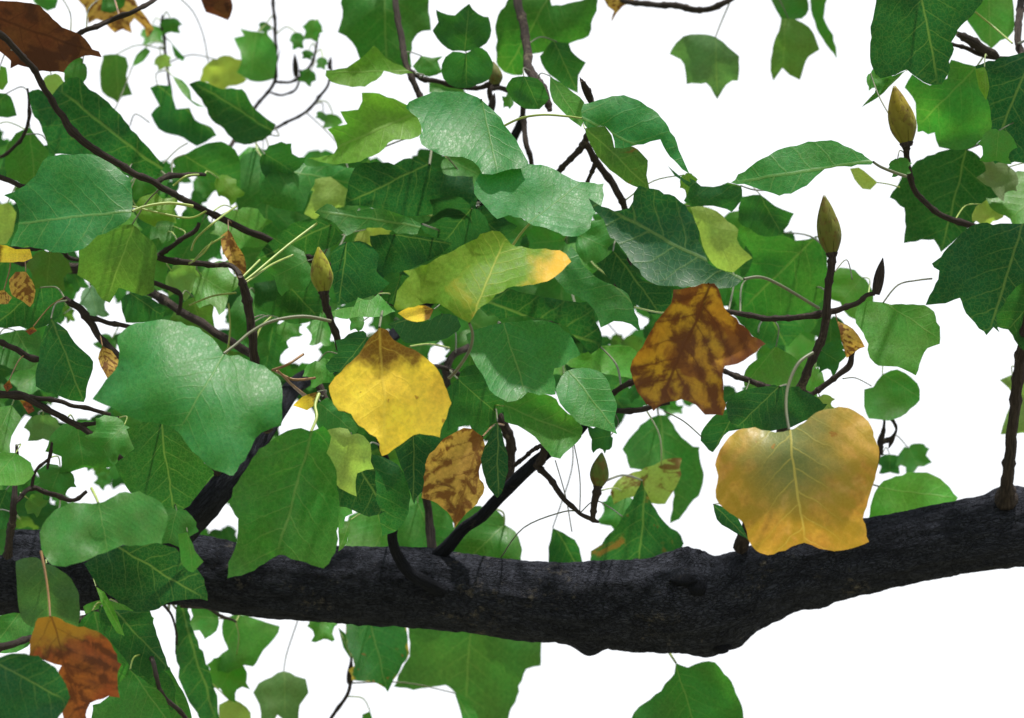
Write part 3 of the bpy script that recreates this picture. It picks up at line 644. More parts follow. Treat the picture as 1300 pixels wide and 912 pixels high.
def seed_cone(x, y, tx_, ty_, d, r, col, label):
    """spindle of overlapping pointed scales; (x,y) its foot, (tx,ty) its tip, r its half width (px)"""
    A = P(x, y, d); B = P(tx_, ty_, d); ax = (B - A); H = ax.length; ax.normalize()
    side = (CM.to_3x3() @ Vector((1, 0, 0))); side = (side - ax * side.dot(ax)).normalized(); fr = ax.cross(side)
    rad = r * PX * d
    def prof(t):
        if t < 0.34: return rad * (0.46 + 0.54 * math.sin(math.pi / 2 * t / 0.34))
        q = (t - 0.34) / 0.66
        return rad * max(0.06, 1 - q ** 1.75)
    path = [(A + ax * H * i / 22, max(prof(i / 22) * 0.93, rad * 0.05)) for i in range(22)]
    root = link('seed_cone', tube_mesh('seed_cone', path, 20, 0.03, freq=160), MAT['cone'], TREE)
    root.color = (*col, 1); root['label'] = label
    # pointed scales wrapped on the spindle, each its own piece
    k = 0
    for ring in range(5):
        t0 = 0.02 + ring * 0.175
        for j in range(7):
            an = 2 * math.pi * (j + 0.5 * (ring % 2)) / 7 + ring * 0.2
            V, F = [], []
            nn = 6; ln = 0.40
            for i in range(nn + 1):
                s = i / nn; t_ = min(t0 + ln * s, 0.985)
                hw = 0.50 * (1 - s ** 2.2) * (0.75 + 0.5 * s)
                R_ = prof(t_) * (1.00 + 0.05 * math.sin(s * 2.6)) + rad * 0.035
                for q in (-1, 0, 1):
                    a2 = an + q * hw
                    rr = R_ * (1.0 - 0.05 * abs(q))
                    V.append(A + ax * H * t_ + (side * math.cos(a2) + fr * math.sin(a2)) * rr)
            for i in range(nn):
                for q in range(2): F.append((i * 3 + q, i * 3 + q + 1, i * 3 + q + 4, i * 3 + q + 3))
            me = bpy.data.meshes.new('scale'); me.from_pydata(V, [], F)
            l = me.uv_layers.new(name='bark')
            for lp in me.loops: l.data[lp.index].uv = ((me.vertices[lp.vertex_index].co - A).dot(ax), 0)
            sc = link('scale', me, MAT['cone'], root); jv = rnd.uniform(0.75, 1.2)
            sc.color = (col[0] * jv, col[1] * jv, col[2] * jv, 1); k += 1
    # collar
    link('collar', tube_mesh('collar', [(A - ax * H * .06, rad * .40), (A, rad * .56), (A + ax * H * .03, rad * .5)], 14, 0.1), MAT['twig'], root)
    return root
seed_cone(411, 371, 404, 313, 2.86, 13.5, (0.30, 0.31, 0.022), 'pale yellow green seed cone on a bare reddish twig above the yellow leaf')
seed_cone(1056, 322, 1046, 247, 2.95, 14.5, (0.12, 0.125, 0.018), 'olive pointed seed cone on a long dark twig above the brown leaf')
seed_cone(1151, 182, 1135, 108, 3.0, 16.5, (0.25, 0.20, 0.016), 'golden seed cone hanging clear against the sky beside dark leaves')
seed_cone(759, 618, 764, 574, 3.06, 11.5, (0.075, 0.13, 0.02), 'small green seed cone standing on a thin twig above the limb')
seed_cone(630, 108, 626, 78, 3.30, 9, (0.15, 0.16, 0.06), 'small dull green seed cone between the upper leaves')
branch('twig', [(752, 660, 3, 3.06), (753, 645, 4, 3.06), (757, 628, 5, 3.06), (759, 616, 5, 3.06)], 'twig', 8)
NFILL, NCROWN, NFAR, NBACK = 80, 300, 115, 130
# ------------------------------------------------------------------ the leaves, traced one by one: class depth options | outline (photo px)
LEAVES = '''
dry 3.02 b=-8,20 t=129,71 g=.1,.2 label="dark brown dried leaf behind a thin slanting twig" | -8,0 40,5 57,13 79,34 103,45 118,62 129,71 116,70 100,74 87,82 79,93 63,91 39,87 24,84 13,87 8,71 -8,63
m 3.6 | 36,-10 73,-10 73,2 70,10 60,14 48,8
tan 3.7 b=140,-20 t=150,43 label="tan withered leaf with ragged lobes at the sky edge" | 88,-15 130,-15 160,-10 185,22 195,37 186,48 183,35 172,24 165,30 167,42 155,38 145,43 133,28 123,24 112,31 107,12
m 3.65 | 130,-4 160,-4 158,8 140,17 128,14
dry 3.5 label="small dark brown leaf hanging alone against the sky" | 250,-15 292,-15 295,13 289,26 275,20 262,16
b 4.2 | 186,36 198,38 203,47 188,58
o 3.8 | 131,70 148,69 160,73 163,85 160,95 168,120 155,123 150,130 130,117 127,92
b 3.8 | 168,85 173,70 185,60 191,65 182,78
m 3.88 | 206,26 215,25 229,29 226,38 216,44 208,36
m 3.88 | 218,55 226,64 235,74 232,78 222,72
p 3.88 | 199,78 203,71 213,72 216,80 209,87 200,85
p 3.9 | 264,76 280,75 293,83 300,98 297,112 280,113 267,105
d 3.7 b=200,108 | 189,112 200,108 217,109 220,125 224,138 241,137 248,152 270,163 275,172 262,180 250,186 240,180 225,172 210,170 196,155 192,145 203,134 196,122
b 3.65 | 219,97 232,103 241,115 243,127 262,137 250,135 238,125 227,112
d 3.55 b=345,165 t=245,105 g=.2,.1 | 240,108 253,102 275,111 308,113 316,130 330,145 350,158 345,170 320,183 300,180 285,165 268,152 262,138 250,120
b 3.85 b=325,39 t=318,102 | 305,37 318,40 338,42 346,52 352,70 347,100 332,104 318,102 300,92 307,78 305,66 297,49 310,45
d 3.2 b=205,215 t=70,110 g=.1,.15 label="large dark green leaf crossed by a thin slanting twig" | 36,118 50,112 64,124 75,108 88,100 98,98 115,113 137,130 158,153 184,184 210,210 205,218 184,226 158,222 105,200 63,195 52,160 40,142
m 3.35 | 20,170 38,162 50,178 62,195 55,215 45,240 8,225 6,195
d 3.4 | -15,120 8,119 17,130 21,147 10,150 -15,146
y 3.3 | 0,84 8,86 10,105 4,115 -4,112
p 3.35 | 57,97 68,96 78,112 74,122 62,116
m 3.3 | 84,82 97,76 104,75 104,88 97,98 85,100 70,92
B 2.82 b=166,268 t=14,285 s=185,262;215,258;245,262 g=.1,-.75 label="broad blue-green leaf with its pale midrib lying level beside the slanting twig" | 55,203 80,197 115,196 133,203 150,215 165,228 168,250 166,276 150,288 125,300 100,318 75,322 50,315 12,312 22,290 24,262 5,247 25,240 45,225
d 3.5 b=235,198 | 217,205 235,196 255,185 280,180 303,197 305,240 290,236 262,230 245,222 225,215
b 3.75 | 302,210 330,190 345,205 335,235 310,240
m 3.6 b=488,-25 t=490,88 fold=.3 | 436,-20 540,-20 544,0 547,38 530,42 524,55 521,85 500,88 470,80 455,75 452,60 440,48 428,42 433,22
y 3.22 b=524,90 t=415,93 g=0,-.6 label="pale green folded leaf tipping sideways beside a hanging twig" | 415,90 440,86 460,72 474,58 485,68 500,80 518,88 525,92 510,95 488,90 478,102 463,110 440,109 420,104 413,96
d 3.3 b=590,65 t=595,8 g=.1,.2 label="dark green leaf with three points turned up against the sky" | 590,65 568,62 555,48 549,38 557,28 553,13 577,20 586,12 596,5 606,18 621,22 623,38 618,55 605,63
d 3.2 b=592,70 t=592,112 | 565,72 575,65 592,68 605,60 618,66 626,82 620,102 605,108 590,112 570,108 560,92
m 3.45 | 524,84 535,71 548,74 563,71 556,78 562,92 545,98 530,92
m 3.5 | 545,105 580,108 592,118 570,122 545,118
m 3.5 b=700,-8 t=640,95 g=.1,-.1 label="wide bright green leaf behind a thick hanging twig" | 630,28 640,8 655,-8 690,-8 702,8 730,4 757,-8 757,14 750,30 748,46 724,54 706,62 682,67 666,72 664,95 650,95 632,85 630,60
d 3.08 | 642,112 650,99 665,97 683,100 692,112 697,125 685,138 668,138 652,130
d 3.4 b=705,55 | 700,52 722,55 725,65 744,80 735,96 734,118 720,112 705,100 692,88 685,72
b 3.02 b=698,98 t=740,162 | 698,98 712,105 728,118 742,130 740,155 738,162 725,152 712,140 703,130 698,115
B 2.9 b=740,150 t=874,220 g=0,-.6 s=720,148;690,146;662,150;640,160 label="bright drooping leaf with its long tip curving down against the sky" | 740,131 760,127 778,122 800,124 822,134 840,150 855,175 865,198 874,220 860,208 845,193 838,178 825,181 800,187 781,187 776,170 768,160 745,163 738,150
o 3.0 mat=spotted b=745,163 t=825,240 g=0,.2 label="olive leaf blotched with brown hanging under the drooping leaf" | 742,163 768,160 776,172 780,187 803,186 815,195 822,204 821,222 825,240 810,238 795,232 775,215 760,200 748,182
m 3.6 b=908,47 t=911,126 s=915,30;927,2 g=.1,.1 col=.085,.18,.075 label="single hanging leaf alone on a thin stalk in the open sky" | 909,47 888,44 868,46 857,55 850,69 865,76 870,90 871,108 897,105 911,126 922,108 937,102 938,72 925,60
y 3.15 b=534,140 t=392,203 g=.1,-.5 label="yellowish green leaf with sharp side points under the twigs" | 458,118 475,118 500,125 515,132 535,140 536,170 520,178 500,178 480,195 450,207 420,208 390,202 425,195 428,180 415,165 440,158 432,142 455,140 460,128
B 2.85 b=612,128 t=632,222 g=.2,-.85 s=608,140;600,165 label="broad glossy blue-green leaf over the upper centre" | 515,137 530,125 560,117 590,118 612,128 630,145 645,165 660,185 672,212 650,215 625,222 612,222 600,205 580,198 560,196 535,185 532,175 536,165 530,150
m 3.7 | 974,-10 1023,-10 1027,12 1018,24 992,24 985,12
m 3.65 b=997,22 t=994,88 g=0,.1 col=.085,.19,.05 label="translucent hanging leaf with a forked tip against the sky" | 992,24 1010,25 1028,35 1036,50 1041,62 1027,72 1020,85 1016,102 1002,95 993,86 987,95 982,103 978,90 981,60 988,40
m 3.7 | 1027,-10 1052,-10 1046,15 1048,30 1058,45 1062,74 1049,56 1040,42 1032,20
D 2.95 b=1165,-30 t=1190,107 g=.1,.35 label="largest dark green leaf above the golden seed cone" | 1118,-30 1250,-30 1250,-5 1240,12 1225,28 1212,45 1208,70 1203,95 1195,107 1180,107 1165,100 1150,88 1130,98 1118,100 1108,85 1105,55 1108,25
b 3.1 | 1108,90 1122,98 1128,104 1103,108
m 3.1 | 1150,90 1135,105 1115,124 1093,136 1110,118 1116,105 1130,98
m 3.2 b=1240,85 t=1165,160 g=-.1,0 | 1158,95 1180,108 1202,100 1207,75 1225,80 1240,85 1250,110 1260,150 1262,165 1245,180 1225,190 1205,190 1192,187 1186,170 1165,167 1161,145 1163,130 1148,112
b 3.4 | 1225,22 1240,8 1255,-8 1285,-8 1287,40 1270,52 1258,62 1240,45
D 2.97 b=1310,66 t=1258,205 | 1238,85 1255,78 1280,72 1330,60 1330,208 1280,207 1262,208 1256,190 1258,150 1250,115
y 2.9 g=0,-.3 | 1238,88 1250,85 1256,110 1252,128 1243,112
b 2.9 | 1253,172 1262,165 1275,178 1278,195 1270,205 1258,206
d 3.25 b=1228,190 t=1195,320 g=.1,0 label="ragged mid green leaf ending in a point beside the golden seed cone" | 1145,225 1140,232 1150,218 1165,205 1185,195 1215,190 1235,192 1255,210 1275,208 1283,215 1285,235 1278,250 1262,252 1240,280 1220,300 1208,308 1195,320 1185,306 1148,307 1150,280 1148,265 1130,250
p 3.2 col=.17,.22,.09 | 1246,218 1275,210 1284,215 1286,235 1270,240 1250,238
p 3.2 | 1238,275 1250,258 1264,257 1266,282 1250,283
D 2.9 b=1300,280 t=1255,425 g=-.2,.3 label="large dark leaf with pointed lobes against the open sky" | 1330,283 1270,285 1240,284 1215,302 1190,330 1182,334 1193,343 1190,355 1180,375 1175,388 1200,385 1218,378 1232,405 1253,425 1262,415 1270,422 1265,400 1275,385 1290,365 1330,345
b 3.2 | 1283,250 1290,242 1330,236 1330,285 1280,283
d 3.0 | 1278,390 1290,375 1330,362 1330,420 1278,423
B 2.85 b=1107,205 t=928,232 g=0,-.7 s=1118,212;1135,219;1150,224 label="long bluish green leaf seen edge on, pointing away from the golden seed cone" | 928,232 945,218 968,202 995,188 1020,182 1055,178 1080,188 1100,198 1107,205 1105,210 1080,211 1055,213 1040,220 1025,235 1005,246 990,248 965,240 945,235
p 3.2 b=1114,232 t=1079,214 s=1128,234;1142,238 | 1079,214 1090,213 1103,222 1114,232 1105,241 1095,240 1085,228
m 3.0 | 1130,210 1140,202 1152,203 1154,215 1145,223 1133,220
d 3.1 b=942,238 t=846,210 | 846,210 860,222 877,232 875,225 890,236 905,238 925,232 940,235 942,250 930,268 905,262 878,262 868,255 876,238 862,228
B 2.82 b=683,274 t=742,228 g=.1,-.85 s=665,292;652,310;640,330 label="bright broad leaf with a pale stalk crossing above the yellow green leaf" | 602,245 605,225 618,216 640,212 665,209 700,212 720,225 745,232 766,233 764,262 752,275 748,290 735,299 715,300 700,292 672,285 662,278 645,274 632,278 618,265
p 3.2 label="pale yellowish leaf showing between dark green ones" | 876,264 892,262 910,268 925,280 938,292 935,305 945,318 955,328 940,338 930,346 910,340 895,320 888,295
D 2.75 b=945,357 t=765,262 g=.1,-.35 s=965,352;990,362;1040,392 label="large dark blue-green leaf folded along a pale midrib above the brown leaf" | 748,253 765,262 780,268 800,265 805,245 812,236 830,240 850,247 870,262 883,280 888,305 895,325 908,340 930,348 945,355 935,362 920,366 895,366 860,364 835,363 815,350 800,330 790,315 775,300 765,280
d 3.3 | 940,250 965,248 985,262 1008,272 1000,285 992,298 970,300 950,290 938,280
m 3.35 b=1035,302 t=940,395 g=.1,.1 | 935,300 960,290 990,296 1010,305 1035,302 1048,320 1052,345 1045,380 1020,398 985,402 950,400 935,385 925,360 945,350 955,330 945,310
d 3.4 | 925,360 950,352 985,365 1000,395 1020,420 1000,440 960,430 940,410 922,385
b 3.4 | 1052,350 1075,350 1100,358 1112,372 1100,385 1070,392 1045,385
b 3.05 b=1122,384 t=1193,430 g=.2,-.5 s=1140,362;1165,356;1183,354 label="bright green leaf with pale patches hanging free at the twig end" | 1087,392 1100,383 1130,386 1165,387 1185,395 1190,410 1194,415 1193,437 1178,442 1170,455 1163,477 1145,468 1110,462 1102,445 1100,430 1087,410
tan 3.0 col=.4,.3,.1 | 1063,408 1075,412 1090,425 1098,440 1085,447 1075,455 1068,430
d 3.4 | 1042,405 1060,405 1066,430 1060,445 1045,435
brown 2.68 b=903,363 t=835,515 g=.1,-.1 label="curled brown leaf mottled with ochre hanging under the dark blue-green leaf" | 855,368 875,366 898,360 912,367 918,390 935,405 955,425 972,437 945,458 920,465 918,480 920,520 917,527 897,525 875,510 850,510 830,521 815,505 803,480 803,460 815,440 832,410 845,395 852,385
orange 2.6 b=1002,546 t=1022,690 g=-.1,-.35 fold=.12 s=998,520;1000,492;1013,462;1032,448 label="large orange yellow leaf greenish in the middle hanging before the limb" | 995,548 1015,540 1040,522 1065,517 1085,522 1102,535 1110,555 1117,575 1112,600 1105,625 1098,650 1098,672 1102,688 1085,696 1060,700 1040,697 1022,690 1005,695 982,704 960,700 950,685 945,665 925,650 907,632 912,605 908,590 915,570 930,550 950,543 975,547
D 2.9 g=0,.1 | 920,515 935,500 960,492 990,490 1020,495 1050,515 1030,530 1005,542 970,548 935,543 925,530
b 3.12 | 945,470 965,455 985,440 1010,455 1020,475 1010,495 975,495 945,490
d 3.0 | 890,550 905,530 940,510 960,530 945,545 925,548 912,565 905,575 890,560
B 2.8 b=640,412 t=668,505 g=.2,-.9 label="bright green leaf, half pale, below the yellow green leaf" | 592,425 605,418 625,412 645,410 665,408 690,407 715,418 730,435 737,450 718,462 703,468 705,502 670,500 655,510 635,508 622,495 612,478 600,455
B 2.92 b=722,470 t=784,550 g=.2,-.7 | 718,472 738,468 757,470 770,480 778,500 784,512 780,535 784,552 765,545 740,540 725,528 712,512 706,495
m 3.0 b=640,515 t=738,555 g=.1,-.2 | 640,508 668,498 700,503 715,520 735,535 738,555 722,570 712,583 700,580 685,562 665,545 640,535
d 3.05 | 738,550 765,545 785,550 770,572 755,562
b 3.2 | 700,440 735,450 760,440 800,440 815,460 800,480 770,475 745,468 725,465
d 3.15 b=600,375 | 590,370 640,365 690,378 745,385 755,400 765,440 750,450 735,432 715,412 690,405 660,402 620,400
B 2.98 b=805,385 t=725,312 g=.3,-.5 | 700,348 725,312 740,335 757,352 790,368 805,390 815,425 800,412 780,408 762,415 755,395 745,385 720,370
D 3.12 | 757,335 780,320 795,330 815,355 850,365 852,385 840,400 825,398 800,380 775,355
m 3.15 | 720,302 745,295 775,300 785,312 770,318 740,320
gold 2.66 b=597,412 t=642,302 g=.15,-.4 s=600,425;596,445;580,470;570,480 label="yellow green leaf with a golden side lobe at the heart of the foliage" | 512,345 535,338 560,325 590,310 605,302 625,294 640,298 648,310 670,315 700,318 718,322 724,333 712,345 695,357 670,363 645,365 625,380 605,395 597,412 585,405 565,390 550,385 525,388 505,395 500,390 505,370 520,350
yellow 2.7 b=550,392 t=505,397 mat=yellow | 505,397 520,390 540,388 550,393 545,405 530,409 515,405
yellow 2.66 b=482,417 t=490,578 g=.05,-.5 label="bright yellow leaf with a brown stalk end and lit face" | 470,428 482,417 492,420 500,432 515,440 535,450 555,468 565,490 572,512 565,530 558,555 540,552 525,553 508,565 487,580 483,572 478,555 455,540 445,525 430,520 420,505 418,490 425,478 440,465 455,450
D 2.78 | 420,480 425,455 440,435 460,430 470,435 465,452 445,480
d 2.82 g=0,-.2 | 493,412 510,405 540,410 560,398 580,402 585,415 575,425 560,432 535,435 515,435 505,425
tan 2.85 b=612,550 t=575,668 label="tan leaf blotched dark brown beside the yellow leaf" | 588,545 600,545 612,555 615,575 608,600 615,620 605,640 588,655 578,672 572,655 555,640 535,632 538,612 540,590 550,570 570,552
D 2.78 b=632,535 t=632,633 g=.4,.2 | 632,535 640,560 645,590 640,615 632,633 620,620 613,600 612,575 622,555
d 3.05 | 585,470 610,480 640,500 642,520 620,535 590,530 580,510
m 2.66 b=394,552 t=352,706 g=.15,-.1 s=402,530;400,515;405,500 fold=.75 label="large leaf hanging before the limb with a pale midrib and darker half" | 395,548 410,540 420,555 415,575 425,590 428,620 430,650 428,690 418,715 410,722 380,712 355,705 335,715 315,728 290,735 290,715 300,690 302,660 293,640 297,620 315,590 330,570 355,552 380,543
D 2.82 | 412,545 425,540 455,550 475,590 480,640 490,650 470,655 440,645 425,640 428,600
p 2.76 g=0,.1 | 418,555 454,550 450,580 435,605 427,616 418,590
d 2.86 g=.2,-.1 | 465,575 485,580 505,590 518,615 520,640 515,660 500,675 485,680 478,640 472,610
m 3.4 | 505,650 530,640 555,640 572,660 580,690 570,725 520,725 500,690
b 3.45 | 450,725 465,680 480,660 500,665 495,725
m 3.4 | 565,715 600,665 625,658 645,690 630,715 600,725
D 2.98 | 500,565 525,552 558,555 570,560 545,590 535,625 525,640 515,610
B 2.62 b=285,449 t=228,546 g=.1,-.85 s=300,437;318,422;345,408;385,402;420,408 curl=.05 label="biggest bright green leaf with a pale stalk in front of the slanting branch" | 148,428 165,415 190,408 215,407 245,415 270,430 285,448 310,455 335,465 352,478 358,495 358,540 340,545 325,555 318,570 305,590 297,605 270,595 250,580 235,560 222,545 205,538 185,535 160,528 140,518 118,507 130,490 145,470 152,455
d 2.82 b=205,538 t=220,655 | 160,545 185,535 205,538 222,545 240,568 255,585 272,600 250,630 230,650 215,655 190,635 165,625 150,600 145,590 170,570
m 2.88 | 120,555 135,540 155,535 165,550 160,570 140,573 125,567
m 2.55 b=125,641 t=137,700 g=-.1,-.7 s=121,630;116,620 label="glossy dark leaf with a bright rim below the biggest green leaf" | 52,690 55,665 75,645 100,638 125,640 140,632 160,625 185,627 205,640 213,655 210,675 205,690 180,692 150,695 125,705 100,715 75,720 60,712
D 2.7 b=150,695 t=260,760 g=.1,.2 | 108,715 125,705 150,695 205,690 230,700 245,715 258,735 265,762 245,760 215,765 195,775 170,775 145,760 120,740
b 2.62 | 226,678 238,675 248,700 258,713 245,727 232,718
m 2.72 | 200,650 220,645 240,675 225,690 210,690
m 2.62 b=57,714 t=63,790 g=.1,.1 col=.055,.13,.045 | 20,712 40,707 60,715 85,730 98,750 101,785 95,800 70,785 45,800 25,780
rust 2.56 b=65,782 t=100,905 g=.1,.1 s=62,760;58,730;52,700 stalk=stalk_brown label="rusty brown leaf with an ochre base under the limb" | 48,785 70,783 90,793 115,798 135,810 145,825 153,845 148,860 152,885 130,885 110,900 112,925 85,925 78,895 85,880 75,860 78,845 60,838 38,832 40,805
D 2.46 b=-15,835 t=85,890 g=.1,.1 label="dark blue-green leaf overlapping the rusty brown leaf" | -15,840 15,830 40,832 60,840 75,855 88,885 78,905 70,925 -15,925
m 2.75 | -15,785 25,778 45,790 40,815 20,828 -15,830
d 2.78 b=140,770 | 125,770 150,775 190,775 197,800 205,820 215,850 200,858 190,862 170,850 160,840 145,820 130,800
b 2.72 | 122,745 132,752 142,768 152,790 158,808 148,802 135,780
m 2.7 | 150,870 165,850 185,865 205,880 215,900 220,925 115,925 118,895 135,888
m 2.92 b=120,775 t=140,880 g=.1,0 | 95,795 118,775 140,785 155,812 165,845 160,870 145,885 120,872 105,840 98,815
d 2.95 b=150,832 t=205,915 g=.2,.1 | 150,832 180,845 205,850 222,870 220,900 205,920 180,912 160,895 148,865
m 3.0 b=205,845 t=235,920 g=.1,-.2 | 200,850 215,846 228,870 240,895 245,925 220,935 205,915 195,880
b 3.05 b=150,765 t=185,800 g=.1,-.4 | 105,770 125,762 150,765 178,770 195,785 188,802 160,808 130,800 112,788
d 3.35 b=230,772 t=276,920 g=.3,.1 label="narrow dark leaf hanging straight down below the limb" | 225,765 238,770 245,800 260,835 270,865 278,912 275,935 250,905 232,875 225,840 222,810
b 3.5 label="bright curled leaf below the limb beside the narrow dark leaf" | 283,785 305,780 330,788 355,795 348,812 335,825 322,848 310,845 290,855 272,850 275,835 290,825 282,805
m 3.4 | 230,765 265,768 285,790 270,800 250,795
b 3.5 | 270,850 300,845 310,850 295,865 278,882 272,870
p 3.5 | 278,895 290,888 305,892 318,905 318,925 278,925
m 3.55 b=361,854 t=362,912 s=364,830;378,788 col=.085,.18,.075 label="small hanging leaf on a thin stalk below the limb" | 361,852 375,858 388,862 391,880 381,895 379,915 365,915 352,908 345,920 332,915 330,895 322,880 328,868 345,860
b 3.5 | 398,780 412,780 420,800 415,816 403,805
B 3.5 mat=edgegold b=468,785 t=493,880 label="green leaf with gold edges hanging below the limb" | 437,782 500,780 512,785 518,818 520,830 508,850 500,862 493,880 480,868 462,864 447,865 443,850 450,845 448,835 440,815
m 3.52 | 430,797 438,803 448,828 447,838 436,822
o 3.65 b=600,780 t=590,900 g=.2,.1 fold=.3 col=.055,.165,.04 label="wide translucent leaf with pale folds hanging below the limb" | 515,785 560,780 610,785 650,795 686,805 686,845 670,850 662,865 655,885 645,912 645,930 600,930 592,900 578,880 565,870 548,873 525,876 500,872 510,850 522,825
m 3.55 | 577,880 590,885 605,905 608,930 590,930 585,905
b 3.55 | 460,907 470,903 476,925 458,925
m 3.35 b=857,842 t=885,930 g=.15,0 s=853,834;848,826 label="plain green leaf hanging alone under the swollen knot of the limb" | 857,842 875,846 900,840 920,855 935,880 943,905 940,940 790,940 805,905 825,888 845,870 856,855
d 3.4 b=705,670 s=725,600;727,560 | 702,670 722,680 735,695 742,735 695,735 697,695
d 3.35 mat=spotted b=820,612 t=810,730 g=.2,.2 | 815,610 828,640 845,665 865,680 868,690 855,712 820,730 748,730 750,700 765,690 785,665 800,640
p 3.4 b=838,590 mat=spotted | 775,625 790,605 820,595 845,583 865,580 862,610 845,640 825,640 810,630 795,632 780,640
m 3.55 b=838,529 t=850,665 | 790,570 805,550 825,530 845,527 870,560 888,568 890,590 893,605 890,625 875,640 862,660 850,665 855,620 830,600 800,595
m 3.5 | 770,640 790,630 800,650 790,665 770,670
D 2.8 | 905,640 920,645 935,655 950,685 925,672 910,660
b 3.35 b=1118,620 t=1215,632 g=.1,-.4 label="green leaf standing up from behind the limb beside the orange leaf" | 1100,670 1110,625 1130,608 1160,600 1185,603 1200,613 1215,632 1200,660 1150,670 1110,670
m 3.6 | 1140,578 1155,568 1170,572 1175,582 1170,596 1150,594
d 3.6 | 1117,582 1130,577 1142,585 1140,598 1130,601 1118,595
m 3.3 b=1121,475 t=1168,505 g=0,-.3 s=1121,450;1122,430 | 1097,495 1108,492 1120,475 1140,470 1158,480 1168,495 1167,508 1150,525 1135,533 1103,532 1097,515
p 3.4 col=.14,.22,.07 | 1270,483 1285,475 1330,470 1330,552 1290,550 1270,552 1278,525 1285,500
d 3.1 | 1035,448 1050,443 1070,445 1075,460 1060,465 1042,460
b 3.2 | 1020,480 1032,468 1042,478 1036,495 1022,500
p 3.1 | 1036,508 1045,502 1053,515 1052,522 1036,520
o 3.0 b=170,286 t=135,383 g=.2,.1 label="olive leaf below the broad blue-green leaf" | 100,315 125,300 150,290 168,285 185,300 198,312 197,345 195,370 180,375 150,365 140,385 130,380 115,360 97,350 100,330
o 3.3 | 42,318 65,318 68,340 65,355 80,362 60,365 48,350
p 3.3 | -15,262 10,258 20,270 15,300 8,310 -15,312
yellow 2.92 b=-15,322 t=41,325 mat=yellow label="bright yellow leaf tip beside the broad blue-green leaf" | -15,310 8,312 20,317 38,316 41,328 30,332 8,333 -15,332
tan 2.95 col=.5,.4,.1 label="small cupped yellow brown leaf beside a dark green one" | 12,355 20,345 33,345 40,355 45,370 42,385 38,390 28,382 15,375
tan 3.0 | -10,372 5,368 15,378 10,386 -10,386
d 3.05 | -15,385 20,380 45,385 50,365 70,362 82,375 78,395 65,410 40,418 15,415 -15,420
d 2.88 b=65,405 t=108,512 g=.2,.15 | 65,405 80,415 95,435 118,460 112,485 108,512 90,508 65,500 45,490 50,450 55,425
m 3.15 | -15,430 20,420 50,420 55,440 45,465 20,470 -15,455
b 3.4 col=.10,.2,.1 | 103,372 115,365 130,378 135,400 125,405 110,390
d 3.2 | 153,380 165,372 190,378 210,392 208,402 180,410 160,410 155,395
p 3.3 col=.16,.28,.08 | 205,345 225,338 252,345 255,360 240,372 222,365
b 3.2 | 245,355 265,345 300,352 305,370 280,378 250,378
o 3.25 | 225,390 245,378 275,380 270,400 275,425 262,435 235,425 215,405
rust 3.05 col=.3,.2,.05 mat=tan | 280,300 290,292 310,325 312,345 305,360 295,340 283,320
y 3.2 | 165,262 185,258 210,262 235,260 230,272 200,275 170,272
m 3.25 | 180,275 210,275 230,285 225,300 200,300 185,290
b 3.3 | 272,278 300,270 330,285 335,305 310,320 290,295
m 3.35 | 175,300 200,300 220,312 210,322 190,325
b 3.35 | 168,330 200,335 205,360 195,375 180,360
m 3.3 b=345,212 t=455,235 | 330,220 345,212 370,208 400,212 430,210 460,215 455,235 440,240 420,225 400,228 390,255 385,270 350,265 330,255
p 3.4 label="pale straw green leaf showing through a gap above the dark leaves" | 375,237 395,228 445,222 440,245 437,262 412,268 400,280 386,272 398,242
D 3.2 b=545,208 t=440,258 g=.1,.3 label="broad very dark leaf in the shade of the upper centre" | 440,240 450,215 470,205 500,208 520,200 545,210 570,222 600,225 605,260 590,275 560,272 520,275 480,265 440,260
m 3.0 b=535,288 t=400,268 g=0,-.5 | 400,270 415,260 440,268 480,265 515,275 535,285 530,297 505,297 485,290 460,290 440,300 425,285
d 3.15 b=420,285 t=325,330 | 325,330 340,310 370,285 400,278 420,285 435,300 420,315 380,325 350,335
m 3.05 | 330,350 345,335 375,328 395,330 398,345 375,352 350,357
D 3.02 | 420,320 440,308 465,308 480,325 478,345 495,360 480,372 460,380 430,388 422,360
D 3.15 | 470,300 500,298 540,300 575,310 560,322 530,338 510,345 495,355 480,340
p 3.3 | 450,310 468,285 488,305 489,318 475,322
d 3.25 | 322,360 360,355 400,350 410,380 405,405 375,412 345,400 325,390
b 2.9 | 415,400 430,392 450,390 455,378 470,382 480,372 490,385 502,395 480,403 450,402 440,405
b 2.95 | 437,404 455,402 465,405 458,419 448,412
d 3.1 | 495,355 515,350 508,370 502,390 492,380
m 3.3 | 300,380 325,375 345,395 335,430 318,450 300,435
b 3.3 | 398,405 412,400 420,425 410,440 400,425
b 3.3 | 352,412 368,408 380,418 375,430 360,428
d 3.35 | 322,430 345,410 355,435 352,462 335,468
b 2.72 | -15,574 20,576 38,588 43,602 30,615 -15,617
m 3.1 | 48,610 60,598 78,595 88,605 82,625 65,628
m 3.1 | 75,560 85,545 105,540 110,560 130,575 115,600 95,590
p 3.2 col=.12,.22,.08 | 35,535 55,528 72,535 68,555 55,560 42,550
b 3.1 | -15,520 15,515 28,530 15,555 12,575 -15,575
o 3.1 | 30,640 40,632 55,634 58,645 45,651
d 3.1 | -10,622 8,622 16,640 14,660 4,672 -10,670
m 3.15 | -10,660 6,665 12,690 2,705 -10,700
tan 2.95 b=130,440 t=138,482 | 124,455 130,440 142,445 152,460 145,475 137,482 128,465
rust 2.95 | 4,490 12,482 16,492 8,498
rust 3.0 | 25,508 40,512 44,522 36,526
rust 3.0 | 32,420 42,415 47,420 38,426
yellow 2.9 b=403,500 t=372,518 label="small yellow leaf tip beside the bright yellow leaf" | 372,515 385,503 402,498 403,510 390,521
